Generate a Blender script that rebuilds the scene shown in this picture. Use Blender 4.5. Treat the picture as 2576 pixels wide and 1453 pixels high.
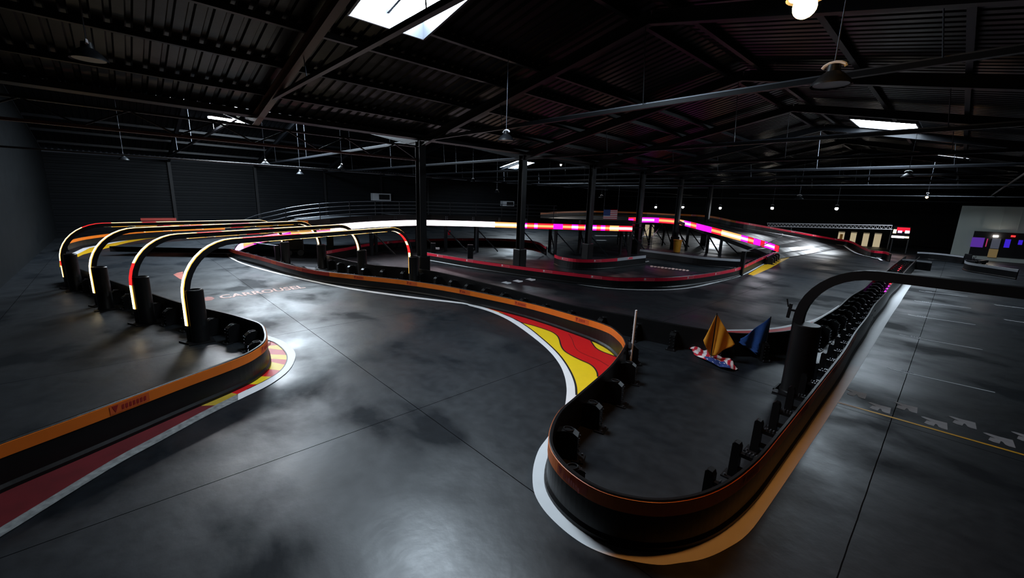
import bpy, bmesh, math, random
from mathutils import Vector, Matrix
from mathutils.geometry import tessellate_polygon
random.seed(7)
for o in list(bpy.data.objects): bpy.data.objects.remove(o)
C = bpy.context.scene.collection
# ------------------------------------------------------------------ camera
W, H = 2576, 1453
F, YC, SL, BX, CH = 1045.0, 503.0, 0.032, 2420.0, 3.5
def _cam():
    cx, cy = W/2, H/2
    d1 = Vector((-1000, YC-1000*SL-cy, F)); d2 = Vector((1000, YC+1000*SL-cy, F))
    n = d1.cross(d2).normalized()
    if n.y > 0: n = -n
    Y = Vector((BX-cx, YC+SL*(BX-cx)-cy, F)).normalized()
    Y = (Y-n*Y.dot(n)).normalized()
    X = Y.cross(n)
    return Matrix((X, Y, n))
M3 = _cam()
cam = bpy.data.cameras.new('camera'); camo = bpy.data.objects.new('camera', cam); C.objects.link(camo)
cam.sensor_fit = 'HORIZONTAL'; cam.sensor_width = 36; cam.lens = F/W*36; cam.clip_start = .05; cam.clip_end = 400
R = Matrix((M3 @ Vector((1,0,0)), M3 @ Vector((0,-1,0)), M3 @ Vector((0,0,-1)))).transposed()
camo.matrix_world = Matrix.Translation((0,0,CH)) @ R.to_4x4()
bpy.context.scene.camera = camo
sc = bpy.context.scene
sc.view_settings.view_transform = 'Standard'; sc.view_settings.look = 'None'
sc.view_settings.gamma = 1; sc.view_settings.exposure = 0; sc.view_settings.use_curve_mapping = False
# ------------------------------------------------------------------ world
w = bpy.data.worlds.new('world'); sc.world = w; w.use_nodes = True
w.node_tree.nodes['Background'].inputs[0].default_value = (.5,.6,.8,1)
w.node_tree.nodes['Background'].inputs[1].default_value = .02
SKY_L = 50.0          # radiance of the daylit roof panes
# ------------------------------------------------------------------ picture point -> place on a horizontal / vertical plane of the hall
def ray(x, y): return M3 @ Vector((x-W/2, y-H/2, F))
def at(x, y, z=0.0):
    r = ray(x, y); t = (z-CH)/r.z; return Vector((r.x*t, r.y*t, z))
def onX(x, y, X):
    r = ray(x, y); t = X/r.x; return Vector((X, r.y*t, CH+r.z*t))
def onY(x, y, Y):
    r = ray(x, y); t = Y/r.y; return Vector((r.x*t, Y, CH+r.z*t))
# ------------------------------------------------------------------ materials
def mat(name, col, rough=.5, metal=0, spec=.5, em=None, es=0, bump=0, bs=20, var=0, vs=6):
    m = bpy.data.materials.new(name); m.use_nodes = True; nt = m.node_tree; b = nt.nodes['Principled BSDF']
    b.inputs['Base Color'].default_value = (*col, 1); b.inputs['Roughness'].default_value = rough
    b.inputs['Metallic'].default_value = metal; b.inputs['Specular IOR Level'].default_value = spec
    if em: b.inputs['Emission Color'].default_value = (*em, 1); b.inputs['Emission Strength'].default_value = es
    if var or bump:
        tc = nt.nodes.new('ShaderNodeTexCoord')
        n = nt.nodes.new('ShaderNodeTexNoise'); n.inputs['Scale'].default_value = vs; n.inputs['Detail'].default_value = 5
        nt.links.new(tc.outputs['Object'], n.inputs['Vector'])
        if var:
            mx = nt.nodes.new('ShaderNodeMix'); mx.data_type = 'RGBA'
            mx.inputs[6].default_value = (*[c*(1-var) for c in col], 1); mx.inputs[7].default_value = (*[min(1, c*(1+var)) for c in col], 1)
            nt.links.new(n.outputs['Fac'], mx.inputs[0]); nt.links.new(mx.outputs[2], b.inputs['Base Color'])
        if bump:
            n2 = nt.nodes.new('ShaderNodeTexNoise'); n2.inputs['Scale'].default_value = bs; n2.inputs['Detail'].default_value = 4
            nt.links.new(tc.outputs['Object'], n2.inputs['Vector'])
            bp = nt.nodes.new('ShaderNodeBump'); bp.inputs['Strength'].default_value = bump; bp.inputs['Distance'].default_value = .02
            nt.links.new(n2.outputs['Fac'], bp.inputs['Height']); nt.links.new(bp.outputs[0], b.inputs['Normal'])
    return m
def floor_mat():
    m = bpy.data.materials.new('polished_concrete'); m.use_nodes = True; nt = m.node_tree; b = nt.nodes['Principled BSDF']; L = nt.links.new
    g = nt.nodes.new('ShaderNodeNewGeometry')
    def noise(sc_, det, dist=0, vec=None):
        n = nt.nodes.new('ShaderNodeTexNoise'); n.inputs['Scale'].default_value = sc_; n.inputs['Detail'].default_value = det
        n.inputs['Distortion'].default_value = dist; L(vec or g.outputs['Position'], n.inputs['Vector']); return n
    mp = nt.nodes.new('ShaderNodeMapping'); mp.inputs['Rotation'].default_value = (0,0,.3); mp.inputs['Scale'].default_value = (1,1.35,1)
    L(g.outputs['Position'], mp.inputs['Vector'])
    n1 = noise(.42, 9, .25, mp.outputs[0]); n2 = noise(5, 8); n3 = noise(.23, 4, .3)
    r1 = nt.nodes.new('ShaderNodeMapRange'); r1.inputs[1].default_value = .36; r1.inputs[2].default_value = .62
    r1.inputs[3].default_value = .50; r1.inputs[4].default_value = .30
    L(n1.outputs['Fac'], r1.inputs[0])
    ad = nt.nodes.new('ShaderNodeMath'); ad.operation = 'MULTIPLY_ADD'; ad.inputs[1].default_value = .12
    L(n2.outputs['Fac'], ad.inputs[0]); L(r1.outputs[0], ad.inputs[2])
    L(ad.outputs[0], b.inputs['Roughness'])
    cr = nt.nodes.new('ShaderNodeValToRGB'); cr.color_ramp.elements[0].position = .32; cr.color_ramp.elements[1].position = .75
    cr.color_ramp.elements[0].color = (.005,.006,.0075,1); cr.color_ramp.elements[1].color = (.022,.027,.033,1)
    mx = nt.nodes.new('ShaderNodeMath'); mx.operation = 'MULTIPLY_ADD'; mx.inputs[1].default_value = .35
    L(n2.outputs['Fac'], mx.inputs[0])
    s = nt.nodes.new('ShaderNodeMath'); s.operation = 'MULTIPLY'; s.inputs[1].default_value = .65
    ms = nt.nodes.new('ShaderNodeMath'); ms.operation = 'ADD'; L(n1.outputs['Fac'], ms.inputs[0]); L(n3.outputs['Fac'], ms.inputs[1])
    hv = nt.nodes.new('ShaderNodeMath'); hv.operation = 'MULTIPLY'; hv.inputs[1].default_value = .5; L(ms.outputs[0], hv.inputs[0])
    L(hv.outputs[0], s.inputs[0]); L(s.outputs[0], mx.inputs[2]); L(mx.outputs[0], cr.inputs[0])
    # saw-cut joints of the slab
    sx = nt.nodes.new('ShaderNodeSeparateXYZ'); L(g.outputs['Position'], sx.inputs[0])
    wob = noise(3, 3)
    def joint(ax, off, per, wd):
        a = nt.nodes.new('ShaderNodeMath'); a.operation = 'SUBTRACT'; a.inputs[1].default_value = off-per*20
        wa = nt.nodes.new('ShaderNodeMath'); wa.operation = 'MULTIPLY_ADD'; wa.inputs[1].default_value = .01
        L(wob.outputs['Fac'], wa.inputs[0]); L(sx.outputs[ax], wa.inputs[2]); L(wa.outputs[0], a.inputs[0])
        md = nt.nodes.new('ShaderNodeMath'); md.operation = 'MODULO'; md.inputs[1].default_value = per; L(a.outputs[0], md.inputs[0])
        c = nt.nodes.new('ShaderNodeMath'); c.operation = 'LESS_THAN'; c.inputs[1].default_value = wd; L(md.outputs[0], c.inputs[0]); return c
    j1 = joint(0, -5.72, 5.5, .013); j2 = joint(1, 3.33, 5.9, .013)
    jj = nt.nodes.new('ShaderNodeMath'); jj.operation = 'MAXIMUM'; L(j1.outputs[0], jj.inputs[0]); L(j2.outputs[0], jj.inputs[1])
    cm = nt.nodes.new('ShaderNodeMix'); cm.data_type = 'RGBA'; L(jj.outputs[0], cm.inputs[0]); L(cr.outputs[0], cm.inputs[6]); cm.inputs[7].default_value = (.006,.006,.007,1)
    L(cm.outputs[2], b.inputs['Base Color'])
    sr = nt.nodes.new('ShaderNodeMapRange'); sr.inputs[1].default_value = .38; sr.inputs[2].default_value = .6; sr.inputs[3].default_value = .07; sr.inputs[4].default_value = .85
    L(n1.outputs['Fac'], sr.inputs[0])
    inv = nt.nodes.new('ShaderNodeMath'); inv.operation = 'SUBTRACT'; inv.inputs[0].default_value = 1; L(jj.outputs[0], inv.inputs[1])
    sp = nt.nodes.new('ShaderNodeMath'); sp.operation = 'MULTIPLY'; L(inv.outputs[0], sp.inputs[0]); L(sr.outputs[0], sp.inputs[1])
    L(sp.outputs[0], b.inputs['Specular IOR Level'])
    bp = nt.nodes.new('ShaderNodeBump'); bp.inputs['Strength'].default_value = .12; bp.inputs['Distance'].default_value = .02
    nb = noise(9, 6); L(nb.outputs['Fac'], bp.inputs['Height']); L(bp.outputs[0], b.inputs['Normal'])
    return m
MT = {}
MT['floor'] = floor_mat()
MT['plastic'] = mat('black_plastic', (.006,.006,.0066), .38, spec=.25, var=.4, vs=3, bump=.15, bs=7)
MT['matte'] = mat('matte_black', (.007,.007,.008), .5, spec=.2)
MT['steel'] = mat('dark_painted_steel', (.010,.011,.0135), .42, spec=.22, var=.3, vs=4)
MT['rust'] = mat('red_oxide_steel', (.055,.018,.014), .5, var=.4, vs=3)
MT['galv'] = mat('galvanised_metal', (.13,.14,.16), .4, metal=.8)
MT['roof'] = mat('dark_corrugated_sheet', (.0042,.004,.0048), .33, spec=.14, metal=.1, var=.6, vs=1.2, bump=.25, bs=3)
MT['siding'] = mat('dark_wall_siding', (.004,.0048,.006), .55, spec=.1, var=.3, vs=1)
MT['block'] = mat('grey_blockwork', (.008,.009,.010), .8, spec=.08, var=.4, vs=2)
MT['orange'] = mat('orange_band', (.78,.17,.012), .42, var=.15, vs=3)
MT['olabel'] = mat('orange_label', (.62,.10,.02), .42)
MT['red'] = mat('crimson_band', (.72,.012,.045), .4, var=.15, vs=3)
MT['rlabel'] = mat('pink_label', (.8,.16,.2), .4)
MT['brown'] = mat('red_brown_band', (.33,.022,.012), .45, var=.15, vs=3)
MT['greyband'] = mat('grey_band', (.36,.37,.4), .45)
MT['mark'] = mat('dark_print', (.30,.015,.01), .5)
MT['white'] = mat('white_floor_paint', (.82,.82,.83), .5, var=.06, vs=4)
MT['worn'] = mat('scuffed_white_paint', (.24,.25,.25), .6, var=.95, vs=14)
MT['redp'] = mat('red_floor_paint', (.60,.004,.006), .5, var=.08)
MT['yelp'] = mat('yellow_floor_paint', (.86,.60,.01), .5, var=.06)
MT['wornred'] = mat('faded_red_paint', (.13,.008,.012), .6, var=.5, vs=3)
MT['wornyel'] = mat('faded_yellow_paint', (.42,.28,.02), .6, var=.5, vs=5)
MT['line'] = mat('black_outline_paint', (.01,.01,.01), .5)
MT['gold'] = mat('golden_line_paint', (.75,.42,.01), .5, var=.2)
MT['faint'] = mat('faded_white_print', (.30,.31,.33), .6, var=.3, vs=8)
MT['pinkt'] = mat('pale_pink_print', (.80,.52,.46), .55)
MT['salmon'] = mat('salmon_print', (.40,.10,.07), .6, var=.3)
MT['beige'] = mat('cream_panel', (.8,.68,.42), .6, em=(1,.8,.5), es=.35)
MT['office'] = mat('pale_cladding', (.42,.45,.41), .7, var=.1, vs=.5)
MT['flagy'] = mat('amber_cloth', (.75,.30,.012), .8, var=.15, vs=8)
MT['flagb'] = mat('blue_cloth', (.008,.06,.26), .8, var=.3, vs=8)
MT['fred'] = mat('flag_red', (.62,.01,.03), .7); MT['fwhite'] = mat('flag_white', (.85,.8,.82), .7); MT['fblue'] = mat('flag_blue', (.02,.05,.22), .7)
MT['yplas'] = mat('amber_plastic', (.6,.26,.02), .5)
MT['rext'] = mat('red_enamel', (.5,.005,.02), .3)
MT['rubber'] = mat('tyre_rubber', (.012,.012,.012), .7)
def emi(n, c, s): return mat(n, (0,0,0), .5, em=c, es=s)
E_ = {}
E_['sky'] = emi('daylight_pane', (.74,.88,1), SKY_L)
E_['strip'] = emi('strip_tube', (.93,.95,1), 650)
E_['warm'] = emi('warm_led', (1,.84,.52), 5)
E_['edge'] = emi('amber_led_rim', (1,.46,.04), 1.6)
E_['redled'] = emi('red_led', (1,.02,.02), 1.5)
E_['r'] = emi('led_red', (1,.01,.03), 1.5); E_['m'] = emi('led_magenta', (.9,.01,.95), 1.4); E_['o'] = emi('led_orange', (1,.32,.1), 2.0)
E_['w'] = emi('led_white', (1,.82,.9), 4.5); E_['p'] = emi('led_pink', (1,.2,.38), 1.6); E_['y'] = emi('led_cream', (1,.75,.45), 3.5); E_['l'] = emi('led_violet', (.95,.5,1), 1.8)
E_['lamp'] = emi('lit_lamp_lens', (1,.9,.78), 60)
E_['amber'] = emi('amber_lamp_lens', (1,.55,.16), 40)
E_['lampred'] = emi('red_signal_lens', (1,.02,.02), 3)
# ------------------------------------------------------------------ object helpers
ORG = {}
def tag(o, label=None, cat=None, group=None, kind=None):
    if label: o['label'] = label
    if cat: o['category'] = cat
    if group: o['group'] = group
    if kind: o['kind'] = kind
    return o
def thing(name, label, cat, loc, group=None):
    o = bpy.data.objects.new(name, None); C.objects.link(o); o.location = loc; o.empty_display_size = .2
    ORG[o.name] = Vector(loc); tag(o, label, cat, group); return o
class MB:
    """collects faces in world coordinates"""
    def __init__(s): s.v = []; s.f = []; s.m = []; s.mats = []
    def mi(s, m):
        if m not in s.mats: s.mats.append(m)
        return s.mats.index(m)
    def add(s, vs, fs, m):
        k = len(s.v); s.v += [Vector(v) for v in vs]; i = s.mi(m)
        for f in fs: s.f.append([k+a for a in f]); s.m.append(i)
        return s
    def box(s, c, d, m, rz=0, rot=None):
        c = Vector(c); x, y, z = [a/2 for a in d]
        Rm = rot if rot is not None else Matrix.Rotation(rz, 3, 'Z')
        vs = [c + Rm @ Vector((sx*x, sy*y, sz*z)) for sx in (-1,1) for sy in (-1,1) for sz in (-1,1)]
        return s.add(vs, [(0,1,3,2),(4,6,7,5),(0,4,5,1),(2,3,7,6),(0,2,6,4),(1,5,7,3)], m)
    def bar(s, a, b, w_, h_, m, up=Vector((0,0,1))):
        a = Vector(a); b = Vector(b); d = b-a; L = d.length
        if L < 1e-6: return s
        d = d/L
        u = Vector(up)
        if abs(d.dot(u)) > .99: u = Vector((1,0,0))
        sd = d.cross(u).normalized(); u = sd.cross(d)
        Rm = Matrix((sd, d, u)).transposed()
        return s.box((a+b)/2, (w_, L, h_), m, rot=Rm)
    def tube(s, pts, r, m, n=10, cap=True):
        pts = [Vector(p) for p in pts]; rs = r if isinstance(r, (list, tuple)) else [r]*len(pts)
        vs = []; prev = None
        for i, p in enumerate(pts):
            t = (pts[min(i+1, len(pts)-1)]-pts[max(i-1, 0)]).normalized()
            if prev is None: u = t.orthogonal().normalized()
            else:
                u = prev-t*prev.dot(t)
                u = u.normalized() if u.length > 1e-6 else t.orthogonal().normalized()
            prev = u; v = t.cross(u)
            for k in range(n):
                a = 2*math.pi*k/n; vs.append(p+(u*math.cos(a)+v*math.sin(a))*rs[i])
        fs = [(i*n+k, i*n+(k+1) % n, (i+1)*n+(k+1) % n, (i+1)*n+k) for i in range(len(pts)-1) for k in range(n)]
        if cap: fs += [tuple(range(n))[::-1], tuple((len(pts)-1)*n+k for k in range(n))]
        return s.add(vs, fs, m)
    def lathe(s, c, prof, m, n=20):
        c = Vector(c); vs = []
        for (r, z) in prof:
            for k in range(n):
                a = 2*math.pi*k/n; vs.append(c+Vector((r*math.cos(a), r*math.sin(a), z)))
        fs = [(i*n+k, i*n+(k+1) % n, (i+1)*n+(k+1) % n, (i+1)*n+k) for i in range(len(prof)-1) for k in range(n)]
        return s.add(vs, fs, m)
    def poly(s, pts, z, m, th=0):
        P = [Vector((p[0], p[1], z)) for p in pts]
        tr = tessellate_polygon([P])
        s.add(P, [tuple(t) if (P[t[1]]-P[t[0]]).cross(P[t[2]]-P[t[0]]).z > 0 else tuple(t)[::-1] for t in tr], m)
        return s
    def strip(s, A, B, m):
        n = len(A); return s.add(list(A)+list(B), [(i, i+1, n+i+1, n+i) for i in range(n-1)], m)
    def build(s, name, parent=None, label=None, bevel=0, smooth=False):
        me = bpy.data.meshes.new(name)
        par = parent; off = Vector((0,0,0))
        while par is not None:
            off += Vector(ORG.get(par.name, (0,0,0))); par = par.parent
        base = Vector((0,0,0))
        if parent is None and s.v:
            xs = [v.x for v in s.v]; ys = [v.y for v in s.v]; zs = [v.z for v in s.v]
            base = Vector(((min(xs)+max(xs))/2, (min(ys)+max(ys))/2, min(zs))); off = base
        me.from_pydata([tuple(v-off) for v in s.v], [], s.f)
        for m in s.mats: me.materials.append(m)
        for p, i in zip(me.polygons, s.m): p.material_index = i; p.use_smooth = smooth
        me.validate(); me.update()
        bm = bmesh.new(); bm.from_mesh(me); bmesh.ops.recalc_face_normals(bm, faces=bm.faces) if not getattr(s, 'keep', False) else None
        bm.to_mesh(me); bm.free()
        o = bpy.data.objects.new(name, me); C.objects.link(o)
        if parent: o.parent = parent
        else: o.location = base; ORG[o.name] = base
        if label: o['label'] = label
        if bevel:
            b = o.modifiers.new('bevel', 'BEVEL'); b.width = bevel; b.segments = 2; b.limit_method = 'ANGLE'
        if smooth:
            try: me.set_sharp_from_angle(angle=math.radians(40))
            except Exception: pass
        return o
def struct(o): o['kind'] = 'structure'; return o
def catmull(P, n=6):
    P = [Vector(p) for p in P]; Q = [P[0]*2-P[1]]+P+[P[-1]*2-P[-2]]; out = []
    for i in range(1, len(Q)-2):
        a, b, c, d = Q[i-1], Q[i], Q[i+1], Q[i+2]
        for k in range(n):
            t = k/n
            out.append(.5*((2*b)+(c-a)*t+(2*a-5*b+4*c-d)*t*t+(3*b-a-3*c+d)*t**3))
    out.append(P[-1]); return out
def resample(P, step):
    P = [Vector(p) for p in P]; out = [P[0]]; acc = 0
    for a, b in zip(P, P[1:]):
        L = (b-a).length; t = step-acc
        while t <= L:
            out.append(a+(b-a)*(t/L)); t += step
        acc = (acc+L) % step
    return out
def normals(P, side):
    N = []
    for i in range(len(P)):
        t = P[min(i+1, len(P)-1)]-P[max(i-1, 0)]; t.z = 0
        t.normalize(); N.append(Vector((-t.y, t.x, 0))*side)
    return N
# bracket prototype mesh: local x = away from the barrier, z up
def proto_mesh(name, fn):
    mb = MB(); fn(mb); me = bpy.data.meshes.new(name); me.from_pydata([tuple(v) for v in mb.v], [], mb.f)
    for m in mb.mats: me.materials.append(m)
    for p, i in zip(me.polygons, mb.m): p.material_index = i
    bm = bmesh.new(); bm.from_mesh(me); bmesh.ops.recalc_face_normals(bm, faces=bm.faces); bm.to_mesh(me); bm.free()
    return me
def brk(mb):
    # curved cast block with a rounded nose, loop on top and bolt rows
    prof = [(0,.02),(0,.40),(.10,.43),(.22,.42),(.29,.37),(.30,.02)]
    vs = [(x, y, z) for y in (-.07,.07) for x, z in prof]; n = len(prof)
    mb.add(vs, [tuple(range(n)), tuple(range(n, 2*n))[::-1]]+[(i, (i+1) % n, n+(i+1) % n, n+i) for i in range(n)], MT['plastic'])
    mb.tube([(.15+.07*math.cos(a*.5236), .055*math.sin(a*.5236), .435) for a in range(13)], .011, MT['matte'], 6, False)
    for z in (.1,.18,.26,.34):
        for y in (-.045,.045): mb.box((.306, y, z), (.014,.016,.016), MT['galv'])
def plate(mb):
    mb.box((.31, 0, .012), (.16,.22,.02), MT['matte'])
    for y in (-.08,.08): mb.lathe((.35, y, .02), [(0,.03),(.014,.03),(.018,0)], MT['galv'], 8)
def post(mb):
    prof = [(-.05,0),(-.05,.46),(-.03,.51),(.02,.52),(.05,.49),(.06,0)]
    vs = [(x+.27, y, z) for y in (-.05,.05) for x, z in prof]; n = len(prof)
    mb.add(vs, [tuple(range(n)), tuple(range(n, 2*n))[::-1]]+[(i, (i+1) % n, n+(i+1) % n, n+i) for i in range(n)], MT['plastic'])
    mb.box((.11, 0, .36), (.22,.06,.05), MT['plastic']); mb.box((.11, 0, .14), (.22,.06,.05), MT['plastic'])
    for x in (.04,.08,.12,.16): mb.box((x, 0, .40), (.014,.05,.05), MT['galv'])
BRK = proto_mesh('support_bracket', brk); PLT = proto_mesh('base_plate', plate); PST = proto_mesh('support_post', post)
def put(me, name, parent, loc, rz):
    o = bpy.data.objects.new(name, me); C.objects.link(o); o.parent = parent
    off = Vector((0,0,0)); p = parent
    o.location = Vector(loc)-ORG[parent.name]; o.rotation_euler = (0,0,rz); return o
def barrier(name, label, pts, side, bands, lab=None, lab_step=2.4, brackets=.9, kind=BRK, smooth=6, h=.57, bh=.17, group=None, brange=(0,1), hs=None):
    """pts: (x,y) or (x,y,zbase). side=+1 means the track face is left of travel. bands=[(frac, material)]"""
    P = catmull([Vector((p[0], p[1], p[2] if len(p) > 2 else 0)) for p in pts], smooth)
    N = normals(P, side); n = len(P)
    root = thing(name, label, 'track barrier', (P[n//2].x, P[n//2].y, P[n//2].z), group)
    prof = [(.035,0),(.035,.05),(.006,.09),(.0,h),(-.012,h+.012),(-.045,h+.01),(-.05,h-.01),(-.05,0)]
    mb = MB(); vs = []
    def HT(i):
        if not hs: return 0
        f_ = i/(n-1); a_, b_, ha, hb = hs
        return (ha if f_ < a_ else hb if f_ > b_ else ha+(hb-ha)*(f_-a_)/(b_-a_))-h
    def DZ(p): return HT(min(range(n), key=lambda i: (P[i]-p).length_squared)) if hs else 0
    for i, (p, q) in enumerate(zip(P, N)):
        for (x, z) in prof: vs.append(p+q*x+Vector((0,0,z+(HT(i) if z > .3 else 0))))
    k = len(prof)
    mb.add(vs, [(i*k+j, i*k+(j+1) % k, (i+1)*k+(j+1) % k, (i+1)*k+j) for i in range(n-1) for j in range(k)]+[tuple(range(k)), tuple((n-1)*k+j for j in range(k))], MT['plastic'])
    mb.build('barrier_panel', root)
    a0 = 0
    for fr, m in bands:
        i0 = round(a0*(n-1)); i1 = round(fr*(n-1)); a0 = fr
        if m is None or i1 <= i0: continue
        b = MB(); pr = [(.001,h-bh),(.009,h-bh+.004),(.007,h-.008),(-.002,h-.004)]
        vs = [P[i]+N[i]*x+Vector((0,0,z+HT(i))) for i in range(i0, i1+1) for x, z in pr]
        c = i1-i0+1
        b.add(vs, [(i*4+j, i*4+(j+1) % 4, (i+1)*4+(j+1) % 4, (i+1)*4+j) for i in range(c-1) for j in range(4)]+[(0,1,2,3), tuple((c-1)*4+j for j in range(4))], m)
        bo = b.build('colour_band', root)
        if lab:
            sub = [(P[i], N[i]) for i in range(i0, i1+1)]
            pos = resample([s_[0] for s_ in sub], .12); per = max(1, int(lab_step/.12)); j = per//2
            while j+4 < len(pos):
                l = MB(); seg = [q_+Vector((0,0,DZ(q_))) for q_ in pos[j:j+5]]; nn = normals(seg, side)
                l.strip([seg[q]+nn[q]*.0125+Vector((0,0,h-bh+.02)) for q in range(5)], [seg[q]+nn[q]*.0125+Vector((0,0,h-.022)) for q in range(5)], lab)
                t = (seg[1]-seg[0]).normalized(); o_ = seg[0]+nn[0]*.015
                for q in range(7):
                    c_ = o_+t*(.15+q*.045)+Vector((0,0,h-bh/2)); 
                    l.add([c_+t*(-.014)+Vector((0,0,-.035)), c_+t*.014+Vector((0,0,-.035)), c_+t*.018+Vector((0,0,.03)), c_+t*(-.01)+Vector((0,0,.03))], [(0,1,2,3)], MT['mark'] if lab is MT['olabel'] else MT['red'])
                c_ = o_+t*.06+Vector((0,0,h-bh/2))
                l.add([c_+Vector((0,0,-.05)), c_+t*.04+Vector((0,0,.05)), c_+t*.01+Vector((0,0,.05)), c_+t*(-.035)+Vector((0,0,.05))], [(0,1,2,3)], MT['mark'] if lab is MT['olabel'] else MT['fwhite'])
                l.keep = True; l.build('printed_label', bo); j += per
    # seams with bolt rows on the rear face
    pos = resample(P, 2.0)
    if brackets:
        L = sum((b-a).length for a, b in zip(P, P[1:])); pos = resample(P, brackets); nn = normals(pos, side)
        for i in range(1, len(pos)-1):
            f = i/len(pos)
            if f < brange[0] or f > brange[1]: continue
            q = -nn[i]; rz = math.atan2(q.y, q.x); lc = pos[i]+q*.052
            o = put(kind, 'support_bracket' if kind is BRK else 'support_post', root, lc, rz)
            p_ = bpy.data.objects.new('base_plate', PLT); C.objects.link(p_); p_.parent = o
    return root
def paint(name, label, cat, polys, group=None, kind=None):
    mb = MB(); mb.keep = True
    for pts, z, m in polys: mb.poly(pts, z, m)
    o = mb.build(name); tag(o, label, cat, group, kind); return o
def G(pts, z=0): return [at(x, y, z) for x, y in pts]
def xy(pts): return [(p[0], p[1]) for p in pts]

# ================================================================== THE SETTING
XL, XR, Y0, Y1 = -43.6, 14.4, -3.2, 64.0
f = MB(); f.add([(XL-.2,Y0-.2,0),(XR+.2,Y0-.2,0),(XR+.2,Y1+.2,0),(XL-.2,Y1+.2,0),(XL-.2,Y0-.2,-.2),(XR+.2,Y0-.2,-.2),(XR+.2,Y1+.2,-.2),(XL-.2,Y1+.2,-.2)], [(0,1,2,3),(4,7,6,5),(0,4,5,1),(1,5,6,2),(2,6,7,3),(3,7,4,0)], MT['floor'])
struct(f.build('floor'))
def roofz(X):
    if X < -29.6: return 8.75-.2*(-29.6-X)
    if X < -15.6: return 5.95+.2*(-15.6-X)
    if X < -5.6: return 5.95+.2*(X+15.6)
    if X < 4.4: return 7.95-.2*(X+5.6)
    return 5.95+.2*(X-4.4)
# walls with a siding profile
def siding_x(name, X, ya, yb, z1, sgn, m):
    mb = MB(); A = []; B = []; y = ya; k = 0
    rows = []; z = 0
    while z < z1: rows += [(z, 0), (z+.22, 0), (z+.25, .03), (z+.37, .03), (z+.40, 0)]; z += .40
    rows = [r for r in rows if r[0] < z1]+[(z1, 0)]
    A = [(X+sgn*d, ya, zz) for zz, d in rows]; B = [(X+sgn*d, yb, zz) for zz, d in rows]
    mb.strip(A, B, m); mb.box((X-sgn*.1, (ya+yb)/2, z1/2), (.16, yb-ya, z1), m); return struct(mb.build(name))
siding_x('wall_left', XL, Y0, Y1, 5.75, 1, MT['siding'])
siding_x('wall_right', XR, Y0, Y1, 7.75, -1, MT['siding'])
for nm, Y, sg, m in (('wall_front', Y0, 1, MT['block']), ('wall_back', Y1, -1, MT['siding'])):
    mb = MB(); xs = [XL, -29.6, -15.6, -5.6, 4.4, XR]
    top = [(x, Y, roofz(x)-.02) for x in xs]
    mb.add([(XL, Y, 0)]+top+[(XR, Y, 0)], [tuple(range(len(xs)+2))], m)
    mb.add([(XL, Y-sg*.15, 0)]+[(a, b-sg*.15, c) for a, b, c in top]+[(XR, Y-sg*.15, 0)], [tuple(range(len(xs)+2))], m)
    struct(mb.build(nm))
# corrugated roof: ribs run down each slope
ce = MB(); P_ = .30
ys = []; y = Y0
while y < Y1: ys += [(y, 0), (y+.17, 0), (y+.20, .045), (y+.27, .045)]; y += P_
ys.append((Y1, 0))
for xa, xb in ((XL,-29.6),(-29.6,-15.6),(-15.6,-5.6),(-5.6,4.4),(4.4,XR)):
    za, zb = roofz(xa+1e-6), roofz(xb-1e-6)
    ce.strip([(xa, yy, za+d) for yy, d in ys], [(xb, yy, zb+d) for yy, d in ys], MT['roof'])
SKY = [(-8.85,-6.2,3.75,5.45), (-4.15,-1.9,24.2,26.8), (-37,-34,32.5,35.2), (-31.4,-25.6,4.2,9.0), (-2.3,-.3,38.95,41.2)]
ceil = ce.build('ceiling'); struct(ceil)
for i, X in enumerate([-41.6,-39,-36.4,-33.8,-31.2,-28,-25.4,-22.8,-20.2,-17.6,-13.9,-12.1,-10.3,-9.0,-6.1,-5.1,-2.6,-.5,1.6,3.4,6.4,8.8,11.2,13.4]):
    z = roofz(X)-.08; cuts = [Y0+.05]
    for xa, xb, ya, yb in SKY:
        if xa-.1 < X < xb+.1: cuts += [ya-.06, yb+.06]
    cuts.append(Y1-.05)
    for a, b in zip(cuts[::2], cuts[1::2]):
        mb = MB(); mb.box((X, (a+b)/2, z), (.06, b-a, .15), MT['steel']); mb.box((X+.04, (a+b)/2, z-.07), (.10, b-a, .015), MT['steel'])
        mb.build('purlin', ceil)
# ------------------------------------------------------------------ skylights
def skylight(label, xa, xb, ya, yb, bars=1, group=None):
    zc = roofz((xa+xb)/2)-.02
    t = thing('skylight', label, 'skylight', ((xa+xb)/2, (ya+yb)/2, zc-.16), group)
    za, zb = roofz(xa)-.03, roofz(xb)-.03
    p = MB(); p.keep = True
    p.add([(xa,ya,za),(xb,ya,zb),(xb,yb,zb),(xa,yb,za)], [(3,2,1,0)], E_['sky']); p.build('glazing', t)
    fr = MB(); d = .34 if xa < -8 and xb > -7 else .13
    for (a, b) in (((xa,ya,za),(xa,yb,za)),((xb,ya,zb),(xb,yb,zb)),((xa,ya,za),(xb,ya,zb)),((xa,yb,za),(xb,yb,zb))):
        fr.bar(Vector(a)-Vector((0,0,d/2)), Vector(b)-Vector((0,0,d/2)), .05, d+.04, MT['galv'])
    fr.build('frame', t)
    for k in range(bars):
        yy = ya+(yb-ya)*(k+1)/(bars+1); b = MB(); b.bar((xa,yy,za-.05),(xb,yy,zb-.05),.05,.06,MT['galv']); b.build('glazing_bar', t)
    return t
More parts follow.
